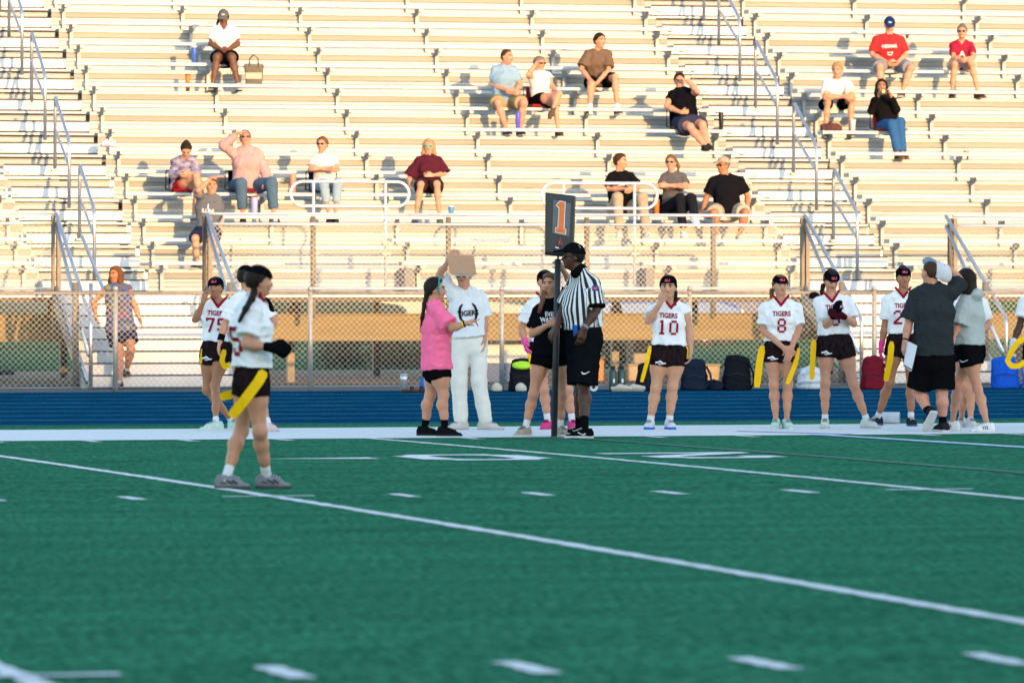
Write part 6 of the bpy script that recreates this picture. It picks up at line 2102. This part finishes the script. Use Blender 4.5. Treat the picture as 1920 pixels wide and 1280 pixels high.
def car(label, px, d, col, flip=1, rz=0.0):
    p = W(px, YH, d); p.z = -.02 + ground_z(p.y) - .14 + .14
    g = empty("parked_car", (p.x, p.y, .097), -TH * 0 + rz, label=label, category="car", group="cars parked beyond the bleachers")
    m = mat("car_%.2f%.2f%.2f" % col, col, .25, .2, var=.03)
    gl = mat("car_glass", (.10, .15, .19), .06, .0, var=.05)
    body = [(-2.25, .32), (-2.25, .72), (-2.1, .86), (-1.2, .96), (1.75, .98), (2.2, .84), (2.28, .6), (2.26, .32)]
    cab = [(-1.25, .95), (-.55, 1.45), (.2, 1.52), (1.05, 1.46), (1.75, .97)]
    mb = MB().quad_prism([(x * flip, -.86, z) for x, z in body], [(x * flip, .86, z) for x, z in body]); mb.build("body", m, g, bevel=.05)
    mb = MB().quad_prism([(x * flip, -.74 + (z - .95) * .22, z) for x, z in cab], [(x * flip, .74 - (z - .95) * .22, z) for x, z in cab]); mb.build("cabin", m, g, bevel=.03)
    for q in ([(-.98, 1.0), (-.48, 1.38), (.12, 1.44), (.12, 1.0)], [(.2, 1.0), (.2, 1.44), (.95, 1.39), (1.42, 1.0)]):
        for s in (-1, 1):
            y = lambda z: s * (.755 - (z - .95) * .22)
            MB().quad_prism([(x * flip, y(z), z) for x, z in q], [(x * flip, y(z) - s * .03, z) for x, z in q]).build("window", gl, g)
    for x in (-1.4, 1.4):
        for s in (-1, 1):
            w_ = MB().tube([(x * flip, s * .74, .33), (x * flip, s * .90, .33)], .33, 18).build("wheel", M_BLACK, g, smooth=True)
            MB().tube([(x * flip, s * .9001, .33), (x * flip, s * .915, .33)], .2, 14).build("rim", M_PIPE, w_, smooth=True)
    for s in (-.6, .6):
        MB().box((2.262 if flip > 0 else -2.30), (2.30 if flip > 0 else -2.262), s - .16, s + .16, .66, .78).build("headlight", mat("lamp_glass", (.6, .6, .6), .2), g)


car("pale green car glimpsed below the walkway at the left edge", 40, 118, (.15, .17, .13), 1)
car("dark green car glimpsed below the walkway behind the pink shirt", 560, 124, (.03, .07, .05), -1)
car("pale car glimpsed below the walkway left of the person in pink", 800, 132, (.11, .14, .17), -1)
car("bright blue car glimpsed below the walkway behind the referee", 1180, 121, (.02, .09, .28), 1)
car("navy car glimpsed below the walkway between jerseys ten and eight", 1450, 126, (.015, .04, .14), -1)


def shrub(label, px, Y, w, h, cols, seed):
    rr = random.Random(seed)
    p = W(px, YH, depth_at(px, Y)); p.z = .09
    g = empty("shrub", p, label=label, category="shrub", group="shrubs beyond the bleachers")
    v, f = [], []
    for i in range(1600):
        a, b, c = rr.gauss(0, .38), rr.gauss(0, .38), abs(rr.gauss(0, .5))
        if c > 1: continue
        q = Vector((a * w, b * .5, (c + .05) * h * (1 - .3 * abs(a))))
        s = rr.uniform(.03, .07)
        t = Vector((rr.uniform(-1, 1), rr.uniform(-1, 1), rr.uniform(-.3, 1))).normalized() * s
        n = t.cross(Vector((rr.uniform(-1, 1), rr.uniform(-1, 1), rr.uniform(-1, 1)))).normalized() * s * .5
        i0 = len(v); v += [tuple(q - n * .3), tuple(q + t * .5 + n), tuple(q + t), tuple(q + t * .5 - n)]; f.append((i0, i0 + 1, i0 + 2, i0 + 3))
    me = bpy.data.meshes.new("foliage"); me.from_pydata(v, [], f)
    obj("foliage", me, cols, g)
    st = MB()
    for i in range(7):
        x = rr.uniform(-.6, .6) * w
        st.tube([(x, 0, 0), (x + rr.uniform(-.1, .1), rr.uniform(-.1, .1), h * .7)], .014, 5)
    st.build("stems", M_DARKSTEEL, g)


LEAF1 = mat("leaf_dark_green", (.02, .06, .02), .6, col2=(.05, .10, .03), scale=6)
LEAF2 = mat("leaf_yellow_green", (.08, .10, .015), .6, col2=(.16, .15, .03), scale=6)
shrub("dark green shrub beyond the bleachers left of the steel tumbler", 640, 88.5, .5, .6, LEAF1, 1)
shrub("yellow green shrub beyond the bleachers above the steel tumbler", 735, 88.3, .6, .55, LEAF2, 2)
shrub("yellow green shrub beyond the bleachers at the person in pink", 800, 89.0, .5, .6, LEAF2, 3)
shrub("dark shrub beyond the bleachers behind the referee's shorts", 1160, 88.6, .6, .6, LEAF1, 4)
